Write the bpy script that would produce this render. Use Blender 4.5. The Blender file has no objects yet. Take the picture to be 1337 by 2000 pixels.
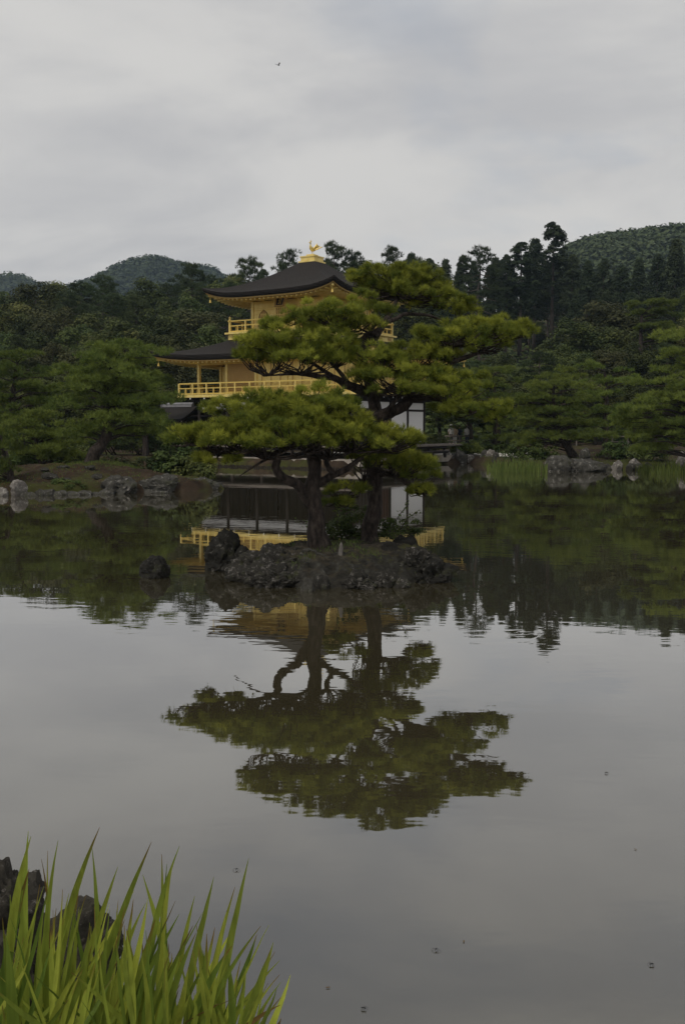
import bpy, bmesh, math, random
import numpy as np
from mathutils import Vector, Matrix, noise as mnoise

# ------------------------------------------------------------------ camera, world, sun, exposure
scene = bpy.context.scene
COL = scene.collection
F = 1944.4            # focal length in photograph pixels (35 mm on a 36 mm high frame)
CAM_Z = 2.2
HORIZON = 834.0
PITCH = math.atan((1000.0 - HORIZON) / F)

cam_data = bpy.data.cameras.new('camera')
cam_data.sensor_fit = 'VERTICAL'
cam_data.sensor_height = 36.0
cam_data.lens = 35.0
cam_data.clip_start = 0.05
cam_data.clip_end = 6000.0
cam = bpy.data.objects.new('camera', cam_data)
cam.location = (0, 0, CAM_Z)
cam.rotation_euler = (math.pi / 2 - PITCH, 0, 0)
COL.objects.link(cam)
scene.camera = cam

SUN_ELEV = math.radians(52)
SUN_AZ = math.radians(222)          # clockwise from +Y (where the camera looks)
to_sun = Vector((math.sin(SUN_AZ) * math.cos(SUN_ELEV), math.cos(SUN_AZ) * math.cos(SUN_ELEV), math.sin(SUN_ELEV)))

world = bpy.data.worlds.new('World')
scene.world = world
world.use_nodes = True
wn, wl = world.node_tree.nodes, world.node_tree.links
wn.clear()
w_out = wn.new('ShaderNodeOutputWorld')
w_bg = wn.new('ShaderNodeBackground')
w_bg.inputs['Strength'].default_value = 0.1
w_sky = wn.new('ShaderNodeTexSky')
w_sky.sky_type = 'NISHITA'
w_sky.sun_disc = False
w_sky.sun_elevation = SUN_ELEV
w_sky.sun_rotation = SUN_AZ
w_sky.air_density = 1.0
w_sky.dust_density = 2.0
w_tc = wn.new('ShaderNodeTexCoord')
w_sep = wn.new('ShaderNodeSeparateXYZ')
wl.new(w_tc.outputs['Generated'], w_sep.inputs[0])
w_zc = wn.new('ShaderNodeMath'); w_zc.operation = 'MAXIMUM'; w_zc.inputs[1].default_value = 0.0
wl.new(w_sep.outputs['Z'], w_zc.inputs[0])
w_za = wn.new('ShaderNodeMath'); w_za.operation = 'ADD'; w_za.inputs[1].default_value = 0.22
wl.new(w_zc.outputs[0], w_za.inputs[0])
w_dx = wn.new('ShaderNodeMath'); w_dx.operation = 'DIVIDE'
wl.new(w_sep.outputs['X'], w_dx.inputs[0]); wl.new(w_za.outputs[0], w_dx.inputs[1])
w_dy = wn.new('ShaderNodeMath'); w_dy.operation = 'DIVIDE'
wl.new(w_sep.outputs['Y'], w_dy.inputs[0]); wl.new(w_za.outputs[0], w_dy.inputs[1])
w_cmb = wn.new('ShaderNodeCombineXYZ')
wl.new(w_dx.outputs[0], w_cmb.inputs[0]); wl.new(w_dy.outputs[0], w_cmb.inputs[1])
w_cmb.inputs[2].default_value = 4.3


def w_noise(scale, detail, rough, dist, off):
    m = wn.new('ShaderNodeMapping')
    m.inputs['Location'].default_value = off
    m.inputs['Rotation'].default_value = (0, 0, math.radians(24))
    m.inputs['Scale'].default_value = (0.9, 1.15, 1)
    wl.new(w_cmb.outputs[0], m.inputs[0])
    n = wn.new('ShaderNodeTexNoise')
    n.inputs['Scale'].default_value = scale
    n.inputs['Detail'].default_value = detail
    n.inputs['Roughness'].default_value = rough
    n.inputs['Distortion'].default_value = dist
    wl.new(m.outputs[0], n.inputs['Vector'])
    return n


w_n1 = w_noise(1.6, 8, 0.54, 0.4, (6.6, 12.3, 0))
w_n2 = w_noise(1.4, 5, 0.5, 0.3, (3.1, 3.3, 0))
w_r1 = wn.new('ShaderNodeValToRGB')
w_r1.color_ramp.interpolation = 'EASE'
w_r1.color_ramp.elements[0].position = 0.34
w_r1.color_ramp.elements[0].color = (5.0, 5.0, 5.1, 1)
w_r1.color_ramp.elements[1].position = 0.66
w_r1.color_ramp.elements[1].color = (6.45, 6.36, 6.2, 1)
wl.new(w_n1.outputs['Fac'], w_r1.inputs['Fac'])
w_r2 = wn.new('ShaderNodeMapRange')
w_r2.inputs['From Min'].default_value = 0.54
w_r2.inputs['From Max'].default_value = 0.72
w_r2.inputs['To Min'].default_value = 0.0
w_r2.inputs['To Max'].default_value = 0.42
wl.new(w_n2.outputs['Fac'], w_r2.inputs['Value'])
w_mix = wn.new('ShaderNodeMix'); w_mix.data_type = 'RGBA'
wl.new(w_r2.outputs[0], w_mix.inputs['Factor'])
wl.new(w_r1.outputs['Color'], w_mix.inputs[6])
wl.new(w_sky.outputs['Color'], w_mix.inputs[7])
wl.new(w_mix.outputs[2], w_bg.inputs['Color'])
wl.new(w_bg.outputs[0], w_out.inputs['Surface'])

sun_data = bpy.data.lights.new('sun', 'SUN')
sun_data.energy = 1.5
sun_data.angle = math.radians(14)
sun_data.color = (1.0, 0.94, 0.84)
sun = bpy.data.objects.new('sun', sun_data)
sun.location = (-20, -20, 60)
sun.rotation_euler = to_sun.to_track_quat('Z', 'Y').to_euler()
COL.objects.link(sun)

scene.view_settings.view_transform = 'Standard'
scene.view_settings.look = 'None'
scene.view_settings.exposure = 0.0
scene.view_settings.gamma = 1.0
scene.render.film_transparent = False
scene.cycles.max_bounces = 6
scene.cycles.diffuse_bounces = 3
scene.cycles.glossy_bounces = 3
scene.cycles.transmission_bounces = 3
scene.cycles.volume_bounces = 0
scene.cycles.transparent_max_bounces = 4
scene.cycles.use_denoising = True
try:
    scene.cycles.denoiser = 'OPENIMAGEDENOISE'
    scene.cycles.denoising_input_passes = 'RGB_ALBEDO_NORMAL'
    scene.cycles.denoising_prefilter = 'ACCURATE'
except Exception:
    pass

# ------------------------------------------------------------------ helpers
CF = Vector((0, math.cos(PITCH), -math.sin(PITCH)))
CU = Vector((0, math.sin(PITCH), math.cos(PITCH)))


def ray(px, py):
    return CF + Vector((1, 0, 0)) * ((px - 668.5) / F) + CU * ((1000.0 - py) / F)


def at(px, py, Y):
    """World point that stands at depth Y (metres north of the camera) on the sight line of a photograph pixel."""
    d = ray(px, py)
    return Vector((0, 0, CAM_Z)) + d * (Y / d.y)


def topz(py, Y):
    return at(668, py, Y).z


def lerp(a, b, t):
    return a + (b - a) * t


class MB:
    def __init__(self):
        self.v, self.f = [], []

    def add(self, vs, fs):
        o = len(self.v)
        self.v += [tuple(p) for p in vs]
        self.f += [tuple(i + o for i in q) for q in fs]
        return self

    def box(self, c, s, rz=0.0, rx=0.0, ry=0.0, taper=1.0):
        m = Matrix.Translation(c) @ Matrix.Rotation(rz, 4, 'Z') @ Matrix.Rotation(ry, 4, 'Y') @ Matrix.Rotation(rx, 4, 'X')
        vs = []
        for z in (-.5, .5):
            k = taper if z > 0 else 1.0
            for x, y in ((-.5, -.5), (.5, -.5), (.5, .5), (-.5, .5)):
                vs.append(m @ Vector((x * s[0] * k, y * s[1] * k, z * s[2])))
        return self.add(vs, [(3, 2, 1, 0), (4, 5, 6, 7), (0, 1, 5, 4), (1, 2, 6, 5), (2, 3, 7, 6), (3, 0, 4, 7)])

    def tube(self, path, radii, n=8, rough=0.0, seed=0, cap=True):
        path = [Vector(p) for p in path]
        if not hasattr(radii, '__len__'):
            radii = [radii] * len(path)
        t0 = (path[1] - path[0]).normalized()
        up = Vector((0, 0, 1)) if abs(t0.z) < .9 else Vector((1, 0, 0))
        nrm = t0.cross(up).normalized()
        vs, fs = [], []
        for i, p in enumerate(path):
            a = path[max(i - 1, 0)]
            b = path[min(i + 1, len(path) - 1)]
            t = (b - a).normalized()
            nrm = (nrm - t * nrm.dot(t))
            if nrm.length < 1e-6:
                nrm = t.orthogonal()
            nrm.normalize()
            bn = t.cross(nrm)
            for k in range(n):
                an = 2 * math.pi * k / n
                d = nrm * math.cos(an) + bn * math.sin(an)
                r = radii[i]
                if rough:
                    r *= 1 + rough * mnoise.noise((p + d * radii[i]) * (0.55 / max(radii[i], .02)) + Vector((seed, 0, 0)))
                vs.append(p + d * r)
        for i in range(len(path) - 1):
            for k in range(n):
                k2 = (k + 1) % n
                fs.append((i * n + k, i * n + k2, (i + 1) * n + k2, (i + 1) * n + k))
        if cap:
            fs.append(tuple(range(n - 1, -1, -1)))
            fs.append(tuple((len(path) - 1) * n + k for k in range(n)))
        return self.add(vs, fs)

    def ball(self, c, r, seg=8, rings=5):
        c = Vector(c)
        r = Vector(r if hasattr(r, '__len__') else (r, r, r))
        vs = [c + Vector((0, 0, -r.z))]
        for i in range(1, rings):
            ph = math.pi * i / rings - math.pi / 2
            for k in range(seg):
                an = 2 * math.pi * k / seg
                vs.append(c + Vector((r.x * math.cos(ph) * math.cos(an), r.y * math.cos(ph) * math.sin(an), r.z * math.sin(ph))))
        vs.append(c + Vector((0, 0, r.z)))
        fs = []
        for k in range(seg):
            fs.append((0, 1 + (k + 1) % seg, 1 + k))
            fs.append((len(vs) - 1, len(vs) - 1 - seg + k, len(vs) - 1 - seg + (k + 1) % seg))
        for i in range(rings - 2):
            for k in range(seg):
                a = 1 + i * seg
                fs.append((a + k, a + (k + 1) % seg, a + seg + (k + 1) % seg, a + seg + k))
        return self.add(vs, fs)

    def prism(self, pts, y0, y1):
        """pts: (x, z) outline, counter-clockwise seen from -y; extruded from y0 to y1."""
        n = len(pts)
        vs = [(x, y0, z) for x, z in pts] + [(x, y1, z) for x, z in pts]
        fs = [tuple(range(n)), tuple(range(2 * n - 1, n - 1, -1))]
        for i in range(n):
            j = (i + 1) % n
            fs.append((i, i + n, j + n, j))
        return self.add(vs, fs)

    def mesh(self, name, mat=None, smooth=False):
        me = bpy.data.meshes.new(name)
        me.from_pydata(self.v, [], self.f)
        if mat:
            me.materials.append(mat)
        if smooth:
            me.polygons.foreach_set('use_smooth', [True] * len(me.polygons))
        me.update()
        return me

    def build(self, name, mat, parent=None, smooth=False, loc=None, rz=0.0):
        return link(name, self.mesh(name, mat, smooth), parent, loc, rz)


def link(name, me, parent=None, loc=None, rz=0.0):
    o = bpy.data.objects.new(name, me)
    COL.objects.link(o)
    if parent is not None:
        o.parent = parent
    if loc is not None:
        o.location = loc
    if rz:
        o.rotation_euler = (0, 0, rz)
    return o


def tag(o, label=None, cat=None, group=None, kind=None):
    if label:
        o['label'] = label
    if cat:
        o['category'] = cat
    if group:
        o['group'] = group
    if kind:
        o['kind'] = kind
    return o


def empty(name, loc, rz=0.0):
    o = bpy.data.objects.new(name, None)
    o.empty_display_size = 0.2
    COL.objects.link(o)
    o.location = loc
    o.rotation_euler = (0, 0, rz)
    return o


def copy_tree(o, parent=None):
    c = o.copy()
    COL.objects.link(c)
    c.parent = parent
    for ch in list(o.children):
        copy_tree(ch, c)
    return c


def np_mesh(name, V, Fc, mat, tint=None, smooth=False):
    """Mesh from numpy arrays; Fc is (M,k)."""
    V = np.asarray(V, dtype=np.float32)
    Fc = np.asarray(Fc, dtype=np.int32)
    k = Fc.shape[1]
    me = bpy.data.meshes.new(name)
    me.vertices.add(len(V))
    me.vertices.foreach_set('co', V.ravel())
    me.loops.add(Fc.size)
    me.loops.foreach_set('vertex_index', Fc.ravel())
    me.polygons.add(len(Fc))
    me.polygons.foreach_set('loop_start', np.arange(0, Fc.size, k, dtype=np.int32))
    if smooth:
        me.polygons.foreach_set('use_smooth', np.ones(len(Fc), dtype=bool))
    if tint is not None:
        a = me.attributes.new('tint', 'FLOAT', 'POINT')
        a.data.foreach_set('value', np.asarray(tint, dtype=np.float32))
    me.materials.append(mat)
    me.update(calc_edges=True)
    return me


def unit(a):
    return a / np.maximum(np.linalg.norm(a, axis=-1, keepdims=True), 1e-9)


def needle_tufts(rng, C, A, L, w, K, spread, tint):
    """A spray of K thin needles at every centre C around its axis A."""
    n = len(C)
    d = unit(A[:, None, :] + rng.normal(0, spread, (n, K, 3)))
    s = unit(np.cross(d, rng.normal(0, 1, (n, K, 3))))
    ln = L * rng.uniform(.65, 1.15, (n, K, 1))
    c = C[:, None, :] + d * (L * .05)
    V = np.stack([c - s * w * .5, c + s * w * .5, c + d * ln], axis=2).reshape(-1, 3)
    Fc = np.arange(len(V)).reshape(-1, 3)
    t = np.repeat(tint, K * 3)
    return V, Fc, t


def leaf_quads(rng, C, A, L, w, tint, lift=.35):
    """One diamond leaf at every centre, its normal near A."""
    n = len(C)
    nrm = unit(A + rng.normal(0, .42, (n, 3)))
    u = unit(np.cross(nrm, rng.normal(0, 1, (n, 3))))
    v = np.cross(nrm, u)
    ln = L * rng.uniform(.6, 1.25, (n, 1))
    wd = w * rng.uniform(.7, 1.2, (n, 1))
    V = np.stack([C - u * ln * .5, C + v * wd * .5 + nrm * wd * .12, C + u * ln * .5, C - v * wd * .5 + nrm * wd * .12], axis=1).reshape(-1, 3)
    Fc = np.arange(len(V)).reshape(-1, 4)
    return V, Fc, np.repeat(tint, 4)


def clump_points(rng, centers, radii, per, flat=.8, shell=.55):
    """Points spread in the outer part of lumpy clumps; returns points, outward axes and the clump index."""
    m = len(centers)
    idx = np.repeat(np.arange(m), per)
    d = unit(rng.normal(0, 1, (len(idx), 3)))
    d[:, 2] = np.where(d[:, 2] < -.35, -d[:, 2], d[:, 2])
    r = (shell + (1 - shell) * rng.random((len(idx), 1)) ** .6)
    rad = np.asarray(radii)[idx][:, None]
    P = np.asarray(centers)[idx] + d * r * rad * np.array([1, 1, flat])
    return P, d, idx


def smooth_path(pts, radii=None, k=5):
    """Catmull-Rom through pts (and radii)."""
    P = [Vector(p) for p in pts]
    R = list(radii) if radii is not None else [0] * len(P)
    out, ro = [], []
    for i in range(len(P) - 1):
        p0, p1, p2, p3 = P[max(i - 1, 0)], P[i], P[i + 1], P[min(i + 2, len(P) - 1)]
        for j in range(k):
            t = j / k
            q = .5 * ((2 * p1) + (p2 - p0) * t + (2 * p0 - 5 * p1 + 4 * p2 - p3) * t * t + (3 * p1 - p0 - 3 * p2 + p3) * t ** 3)
            out.append(q)
            ro.append(lerp(R[i], R[i + 1], t))
    out.append(P[-1]); ro.append(R[-1])
    return out, ro


# ------------------------------------------------------------------ materials
def new_mat(name):
    m = bpy.data.materials.new(name)
    m.use_nodes = True
    nt = m.node_tree
    nt.nodes.clear()
    out = nt.nodes.new('ShaderNodeOutputMaterial')
    return m, nt, out


def N(nt, typ, **kw):
    n = nt.nodes.new(typ)
    for k, v in kw.items():
        if k in n.inputs:
            n.inputs[k].default_value = v
        else:
            setattr(n, k, v)
    return n


def noise_fac(nt, scale, detail=4, rough=.55, stretch=None, dist=0.0):
    tc = N(nt, 'ShaderNodeTexCoord')
    src = tc.outputs['Object']
    if stretch:
        mp = N(nt, 'ShaderNodeMapping')
        mp.inputs['Scale'].default_value = stretch
        nt.links.new(src, mp.inputs[0])
        src = mp.outputs[0]
    n = N(nt, 'ShaderNodeTexNoise', Scale=scale, Detail=detail, Roughness=rough, Distortion=dist)
    nt.links.new(src, n.inputs['Vector'])
    return n.outputs['Fac']


def ramp(nt, fac, stops):
    r = N(nt, 'ShaderNodeValToRGB')
    els = r.color_ramp.elements
    while len(els) < len(stops):
        els.new(.5)
    for e, (p, c) in zip(els, stops):
        e.position = p
        e.color = (c[0], c[1], c[2], 1)
    nt.links.new(fac, r.inputs['Fac'])
    return r.outputs['Color']


def mixc(nt, fac, a, b):
    m = N(nt, 'ShaderNodeMix', data_type='RGBA')
    for sock, val in ((m.inputs['Factor'], fac), (m.inputs[6], a), (m.inputs[7], b)):
        if isinstance(val, (int, float)):
            sock.default_value = val
        elif isinstance(val, tuple):
            sock.default_value = (*val[:3], 1)
        else:
            nt.links.new(val, sock)
    return m.outputs[2]


def bump(nt, h, strength, dist=.02):
    b = N(nt, 'ShaderNodeBump', Strength=strength, Distance=dist)
    nt.links.new(h, b.inputs['Height'])
    return b.outputs['Normal']


def surf_mat(name, stops, scale=3.0, rough=.8, bump_scale=20, bump_str=.4, bump_dist=.02, metallic=0.0, stretch=None, detail=5, spec=.3):
    m, nt, out = new_mat(name)
    p = N(nt, 'ShaderNodeBsdfPrincipled', Roughness=rough, Metallic=metallic)
    p.inputs['Specular IOR Level'].default_value = spec
    nt.links.new(ramp(nt, noise_fac(nt, scale, detail, .6, stretch), stops), p.inputs['Base Color'])
    if bump_str:
        nt.links.new(bump(nt, noise_fac(nt, bump_scale, 5, .65, stretch), bump_str, bump_dist), p.inputs['Normal'])
    nt.links.new(p.outputs[0], out.inputs['Surface'])
    return m


def foliage_mat(name, dark, light, transl=.3, vary=.25, rough=.6):
    """Leaf green between two tones by the leaf's own tint, varied a little from tree to tree."""
    m, nt, out = new_mat(name)
    at_ = N(nt, 'ShaderNodeAttribute', attribute_name='tint')
    c = mixc(nt, at_.outputs['Fac'], dark, light)
    oi = N(nt, 'ShaderNodeObjectInfo')
    hsv = N(nt, 'ShaderNodeHueSaturation', Saturation=.95)
    mr = N(nt, 'ShaderNodeMapRange')
    mr.inputs['To Min'].default_value = 1 - vary
    mr.inputs['To Max'].default_value = 1 + vary
    nt.links.new(oi.outputs['Random'], mr.inputs['Value'])
    nt.links.new(mr.outputs[0], hsv.inputs['Value'])
    mh = N(nt, 'ShaderNodeMapRange')
    mh.inputs['To Min'].default_value = .5 - .018 * vary * 4
    mh.inputs['To Max'].default_value = .5 + .012 * vary * 4
    rnd = N(nt, 'ShaderNodeMath', operation='FRACT')
    mu = N(nt, 'ShaderNodeMath', operation='MULTIPLY')
    mu.inputs[1].default_value = 7.31
    nt.links.new(oi.outputs['Random'], mu.inputs[0])
    nt.links.new(mu.outputs[0], rnd.inputs[0])
    nt.links.new(rnd.outputs[0], mh.inputs['Value'])
    nt.links.new(mh.outputs[0], hsv.inputs['Hue'])
    nt.links.new(c, hsv.inputs['Color'])
    d = N(nt, 'ShaderNodeBsdfPrincipled', Roughness=rough)
    d.inputs['Specular IOR Level'].default_value = .12
    t = N(nt, 'ShaderNodeBsdfTranslucent')
    nt.links.new(hsv.outputs[0], d.inputs['Base Color'])
    nt.links.new(hsv.outputs[0], t.inputs['Color'])
    mx = N(nt, 'ShaderNodeMixShader')
    mx.inputs[0].default_value = transl
    nt.links.new(d.outputs[0], mx.inputs[1])
    nt.links.new(t.outputs[0], mx.inputs[2])
    nt.links.new(mx.outputs[0], out.inputs['Surface'])
    return m


M = {}
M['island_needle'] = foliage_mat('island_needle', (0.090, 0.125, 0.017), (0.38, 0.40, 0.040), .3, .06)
M['garden_needle'] = foliage_mat('garden_needle', (0.066, 0.108, 0.022), (0.225, 0.27, 0.044), .3, .18)
M['broad_leaf'] = foliage_mat('broad_leaf', (0.034, 0.052, 0.015), (0.130, 0.150, 0.036), .22, .45)
M['olive_leaf'] = foliage_mat('olive_leaf', (0.045, 0.052, 0.02), (0.105, 0.105, 0.038), .25, .2)
M['cedar_leaf'] = foliage_mat('cedar_leaf', (0.022, 0.036, 0.018), (0.062, 0.085, 0.038), .2, .25)
M['pine_leaf'] = foliage_mat('pine_leaf', (0.034, 0.054, 0.022), (0.085, 0.115, 0.045), .22, .25)
M['shrub_leaf'] = foliage_mat('shrub_leaf', (0.045, 0.075, 0.02), (0.13, 0.175, 0.04), .3, .2)
M['hill_leaf'] = foliage_mat('hill_leaf', (0.034, 0.056, 0.022), (0.095, 0.125, 0.045), .15, .2)
M['reed'] = foliage_mat('reed', (0.06, 0.095, 0.02), (0.145, 0.18, 0.038), .35, .1)
M['iris'] = foliage_mat('iris', (0.115, 0.18, 0.022), (0.40, 0.45, 0.045), .4, .1, .45)
_nt = M['iris'].node_tree
_hs = [n for n in _nt.nodes if n.type == 'HUE_SAT'][0]
_at = N(_nt, 'ShaderNodeAttribute', attribute_name='dry')
_st = ramp(_nt, noise_fac(_nt, 60, 3, .6, (1, 1, .05)), [(.35, (.78, .78, .78)), (.7, (1.12, 1.12, 1.12))])
_mu = N(_nt, 'ShaderNodeMix', data_type='RGBA', blend_type='MULTIPLY')
_mu.inputs['Factor'].default_value = 1.0
_nt.links.new(_hs.outputs[0], _mu.inputs[6])
_nt.links.new(_st, _mu.inputs[7])
_c = mixc(_nt, _at.outputs['Fac'], _mu.outputs[2], (.20, .11, .035))
for _n in _nt.nodes:
    if _n.type == 'BSDF_PRINCIPLED':
        _nt.links.new(_c, _n.inputs['Base Color'])
    elif _n.type == 'BSDF_TRANSLUCENT':
        _nt.links.new(_c, _n.inputs['Color'])
M['dry_leaf'] = foliage_mat('dry_leaf', (.12, .075, .02), (.22, .14, .04), .3, .1)
M['bark'] = surf_mat('bark', [(.32, (.008, .006, .005)), (.5, (.036, .027, .022)), (.75, (.088, .070, .058))], 16, .95, 18, 1.0, .06, stretch=(1, 1, .4))
M['grey_bark'] = surf_mat('grey_bark', [(.3, (.045, .036, .030)), (.7, (.12, .10, .085))], 3, .95, 6, .8, .05, stretch=(1, 1, .3))
M['gold'] = surf_mat('gold', [(.30, (.66, .48, .13)), (.5, (.80, .62, .20)), (.72, (.86, .70, .29))], 3.0, .42, 9, .25, .01, metallic=.25, spec=.5)
M['gold_trim'] = surf_mat('gold_trim', [(.3, (.70, .50, .12)), (.8, (.78, .585, .165))], 3, .42, 12, .08, .005, metallic=.35, spec=.5)
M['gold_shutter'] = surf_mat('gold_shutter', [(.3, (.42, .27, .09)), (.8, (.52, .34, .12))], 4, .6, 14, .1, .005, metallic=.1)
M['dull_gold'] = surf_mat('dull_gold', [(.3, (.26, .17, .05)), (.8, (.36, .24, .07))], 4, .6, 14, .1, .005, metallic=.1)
M['dark_wood'] = surf_mat('dark_wood', [(.3, (.012, .009, .008)), (.8, (.03, .022, .018))], 3, .75, 18, .4, .006, stretch=(1, 1, .2))
M['red_wood'] = surf_mat('red_wood', [(.3, (.035, .014, .010)), (.8, (.065, .026, .018))], 4, .7, 18, .4, .006, stretch=(1, 1, .2))
M['plaster'] = surf_mat('plaster', [(.3, (.74, .73, .73)), (.8, (.80, .79, .78))], 1.3, .9, 12, .1, .004)
M['deck_wood'] = surf_mat('deck_wood', [(.3, (.13, .11, .095)), (.8, (.22, .19, .165))], 3, .8, 14, .3, .005, stretch=(.2, 1, 1))
M['white_tip'] = surf_mat('white_tip', [(.3, (.70, .69, .66)), (.8, (.78, .77, .74))], 3, .8, 10, .1, .004)
M['tile_grey'] = surf_mat('tile_grey', [(.3, (.17, .17, .18)), (.8, (.30, .30, .31))], 4, .6, 10, .3, .01)
M['stone_pale'] = surf_mat('stone_pale', [(.3, (.24, .21, .18)), (.8, (.40, .36, .31))], 2, .9, 8, .5, .03)
M['gravel'] = surf_mat('gravel', [(.3, (.50, .47, .43)), (.7, (.66, .63, .58))], 6, .95, 40, .6, .02)
M['stake'] = surf_mat('stake', [(.3, (.02, .016, .012)), (.8, (.05, .04, .03))], 8, .9, 20, .5, .01)
M['cloth_white'] = surf_mat('cloth_white', [(.3, (.76, .74, .71)), (.8, (.82, .80, .77))], 5, .9, 20, .2, .01)
M['cloth_beige'] = surf_mat('cloth_beige', [(.3, (.50, .38, .25)), (.8, (.58, .46, .32))], 5, .9, 20, .2, .01)
M['cloth_navy'] = surf_mat('cloth_navy', [(.3, (.03, .04, .08)), (.8, (.06, .07, .12))], 5, .9, 20, .2, .01)
M['cloth_grey'] = surf_mat('cloth_grey', [(.3, (.10, .10, .11)), (.8, (.16, .16, .17))], 5, .9, 20, .2, .01)
M['skin'] = surf_mat('skin', [(.3, (.48, .30, .21)), (.8, (.54, .35, .25))], 5, .6, 30, .1, .002)
M['hair'] = surf_mat('hair', [(.3, (.012, .01, .009)), (.8, (.025, .02, .018))], 20, .6, 60, .4, .004)
M['straw'] = surf_mat('straw', [(.3, (.50, .42, .30)), (.8, (.62, .54, .40))], 20, .9, 60, .4, .004)
M['insect'] = surf_mat('insect', [(.3, (.006, .006, .006)), (.8, (.02, .02, .02))], 40, .5, 60, .1, .0005)
M['wing'] = surf_mat('wing', [(.3, (.20, .20, .20)), (.8, (.30, .30, .30))], 40, .4, 60, .1, .0005)


def shingle_mat():
    m, nt, out = new_mat('bark_shingle')
    p = N(nt, 'ShaderNodeBsdfPrincipled', Roughness=.9)
    p.inputs['Specular IOR Level'].default_value = .25
    c1 = ramp(nt, noise_fac(nt, 1.1, 6, .65), [(.3, (.009, .008, .007)), (.62, (.020, .0175, .015)), (.85, (.040, .035, .030))])
    c2 = ramp(nt, noise_fac(nt, 30, 3, .7, (1, 1, 3)), [(.3, (.008, .007, .006)), (.7, (.038, .032, .029))])
    tc = N(nt, 'ShaderNodeTexCoord')
    wv = N(nt, 'ShaderNodeTexWave', Scale=4.2, Distortion=1.6, Detail=3.0)
    wv.bands_direction = 'Z'
    wv.inputs['Detail Scale'].default_value = 2.5
    nt.links.new(tc.outputs['Object'], wv.inputs['Vector'])
    c3 = ramp(nt, wv.outputs['Fac'], [(.15, (.009, .0075, .007)), (.6, (.042, .035, .032))])
    nt.links.new(mixc(nt, .35, mixc(nt, .45, c1, c2), c3), p.inputs['Base Color'])
    nt.links.new(bump(nt, wv.outputs['Fac'], .8, .04), p.inputs['Normal'])
    nt.links.new(p.outputs[0], out.inputs['Surface'])
    return m


M['shingle'] = shingle_mat()


def rock_mat(name, base, lichen, amount, k=1.0):
    m, nt, out = new_mat(name)
    p = N(nt, 'ShaderNodeBsdfPrincipled', Roughness=.92)
    p.inputs['Specular IOR Level'].default_value = .2
    b0 = tuple(c * .45 for c in base)
    b1 = tuple(c * 1.5 for c in base)
    c1 = ramp(nt, noise_fac(nt, 5 * k, 7, .7), [(.3, b0), (.55, base), (.8, b1)])
    lf = ramp(nt, noise_fac(nt, 6.5 * k, 6, .75, None, .4), [(.60 - amount, (0, 0, 0)), (.66 - amount * .8, (1, 1, 1))])
    c2 = mixc(nt, lf, c1, lichen)
    mf = ramp(nt, noise_fac(nt, 2.6 * k, 5, .6), [(.56, (0, 0, 0)), (.7, (.7, .7, .7))])
    c3 = mixc(nt, mf, c2, (.030, .034, .010))
    nt.links.new(c3, p.inputs['Base Color'])
    nt.links.new(bump(nt, noise_fac(nt, 16 * k, 8, .75), 1.0, .035 / k), p.inputs['Normal'])
    nt.links.new(p.outputs[0], out.inputs['Surface'])
    return m


M['rock_dark'] = rock_mat('rock_dark', (.020, .019, .016), (.10, .095, .085), .02, 1.6)
M['rock_island'] = rock_mat('rock_island', (.030, .028, .0235), (.13, .12, .11), .05, 2.2)
M['rock_grey'] = rock_mat('rock_grey', (.062, .059, .051), (.19, .18, .165), .04)
M['rock_near'] = rock_mat('rock_near', (.050, .045, .037), (.12, .11, .10), .02, 4.0)
M['rock_pale'] = rock_mat('rock_pale', (.17, .155, .14), (.36, .34, .31), .06)


def ground_mat(name, stops, moss, amt):
    m, nt, out = new_mat(name)
    p = N(nt, 'ShaderNodeBsdfPrincipled', Roughness=.97)
    p.inputs['Specular IOR Level'].default_value = .1
    c1 = ramp(nt, noise_fac(nt, 1.2, 8, .7), stops)
    mf = ramp(nt, noise_fac(nt, .35, 6, .65), [(.55 - amt, (0, 0, 0)), (.66 - amt, (1, 1, 1))])
    nt.links.new(mixc(nt, mf, c1, moss), p.inputs['Base Color'])
    nt.links.new(bump(nt, noise_fac(nt, 9, 8, .75), .9, .06), p.inputs['Normal'])
    nt.links.new(p.outputs[0], out.inputs['Surface'])
    return m


M['ground'] = ground_mat('ground', [(.3, (.020, .014, .010)), (.55, (.048, .034, .023)), (.8, (.11, .080, .052))], (.050, .055, .016), .055)
M['island_soil'] = ground_mat('island_soil', [(.3, (.014, .011, .009)), (.6, (.040, .031, .024)), (.85, (.10, .085, .07))], (.030, .030, .012), -.02)
M['hill_soil'] = ground_mat('hill_soil', [(.3, (.012, .018, .008)), (.6, (.022, .032, .014)), (.85, (.034, .046, .02))], (.028, .04, .016), .03)


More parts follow.
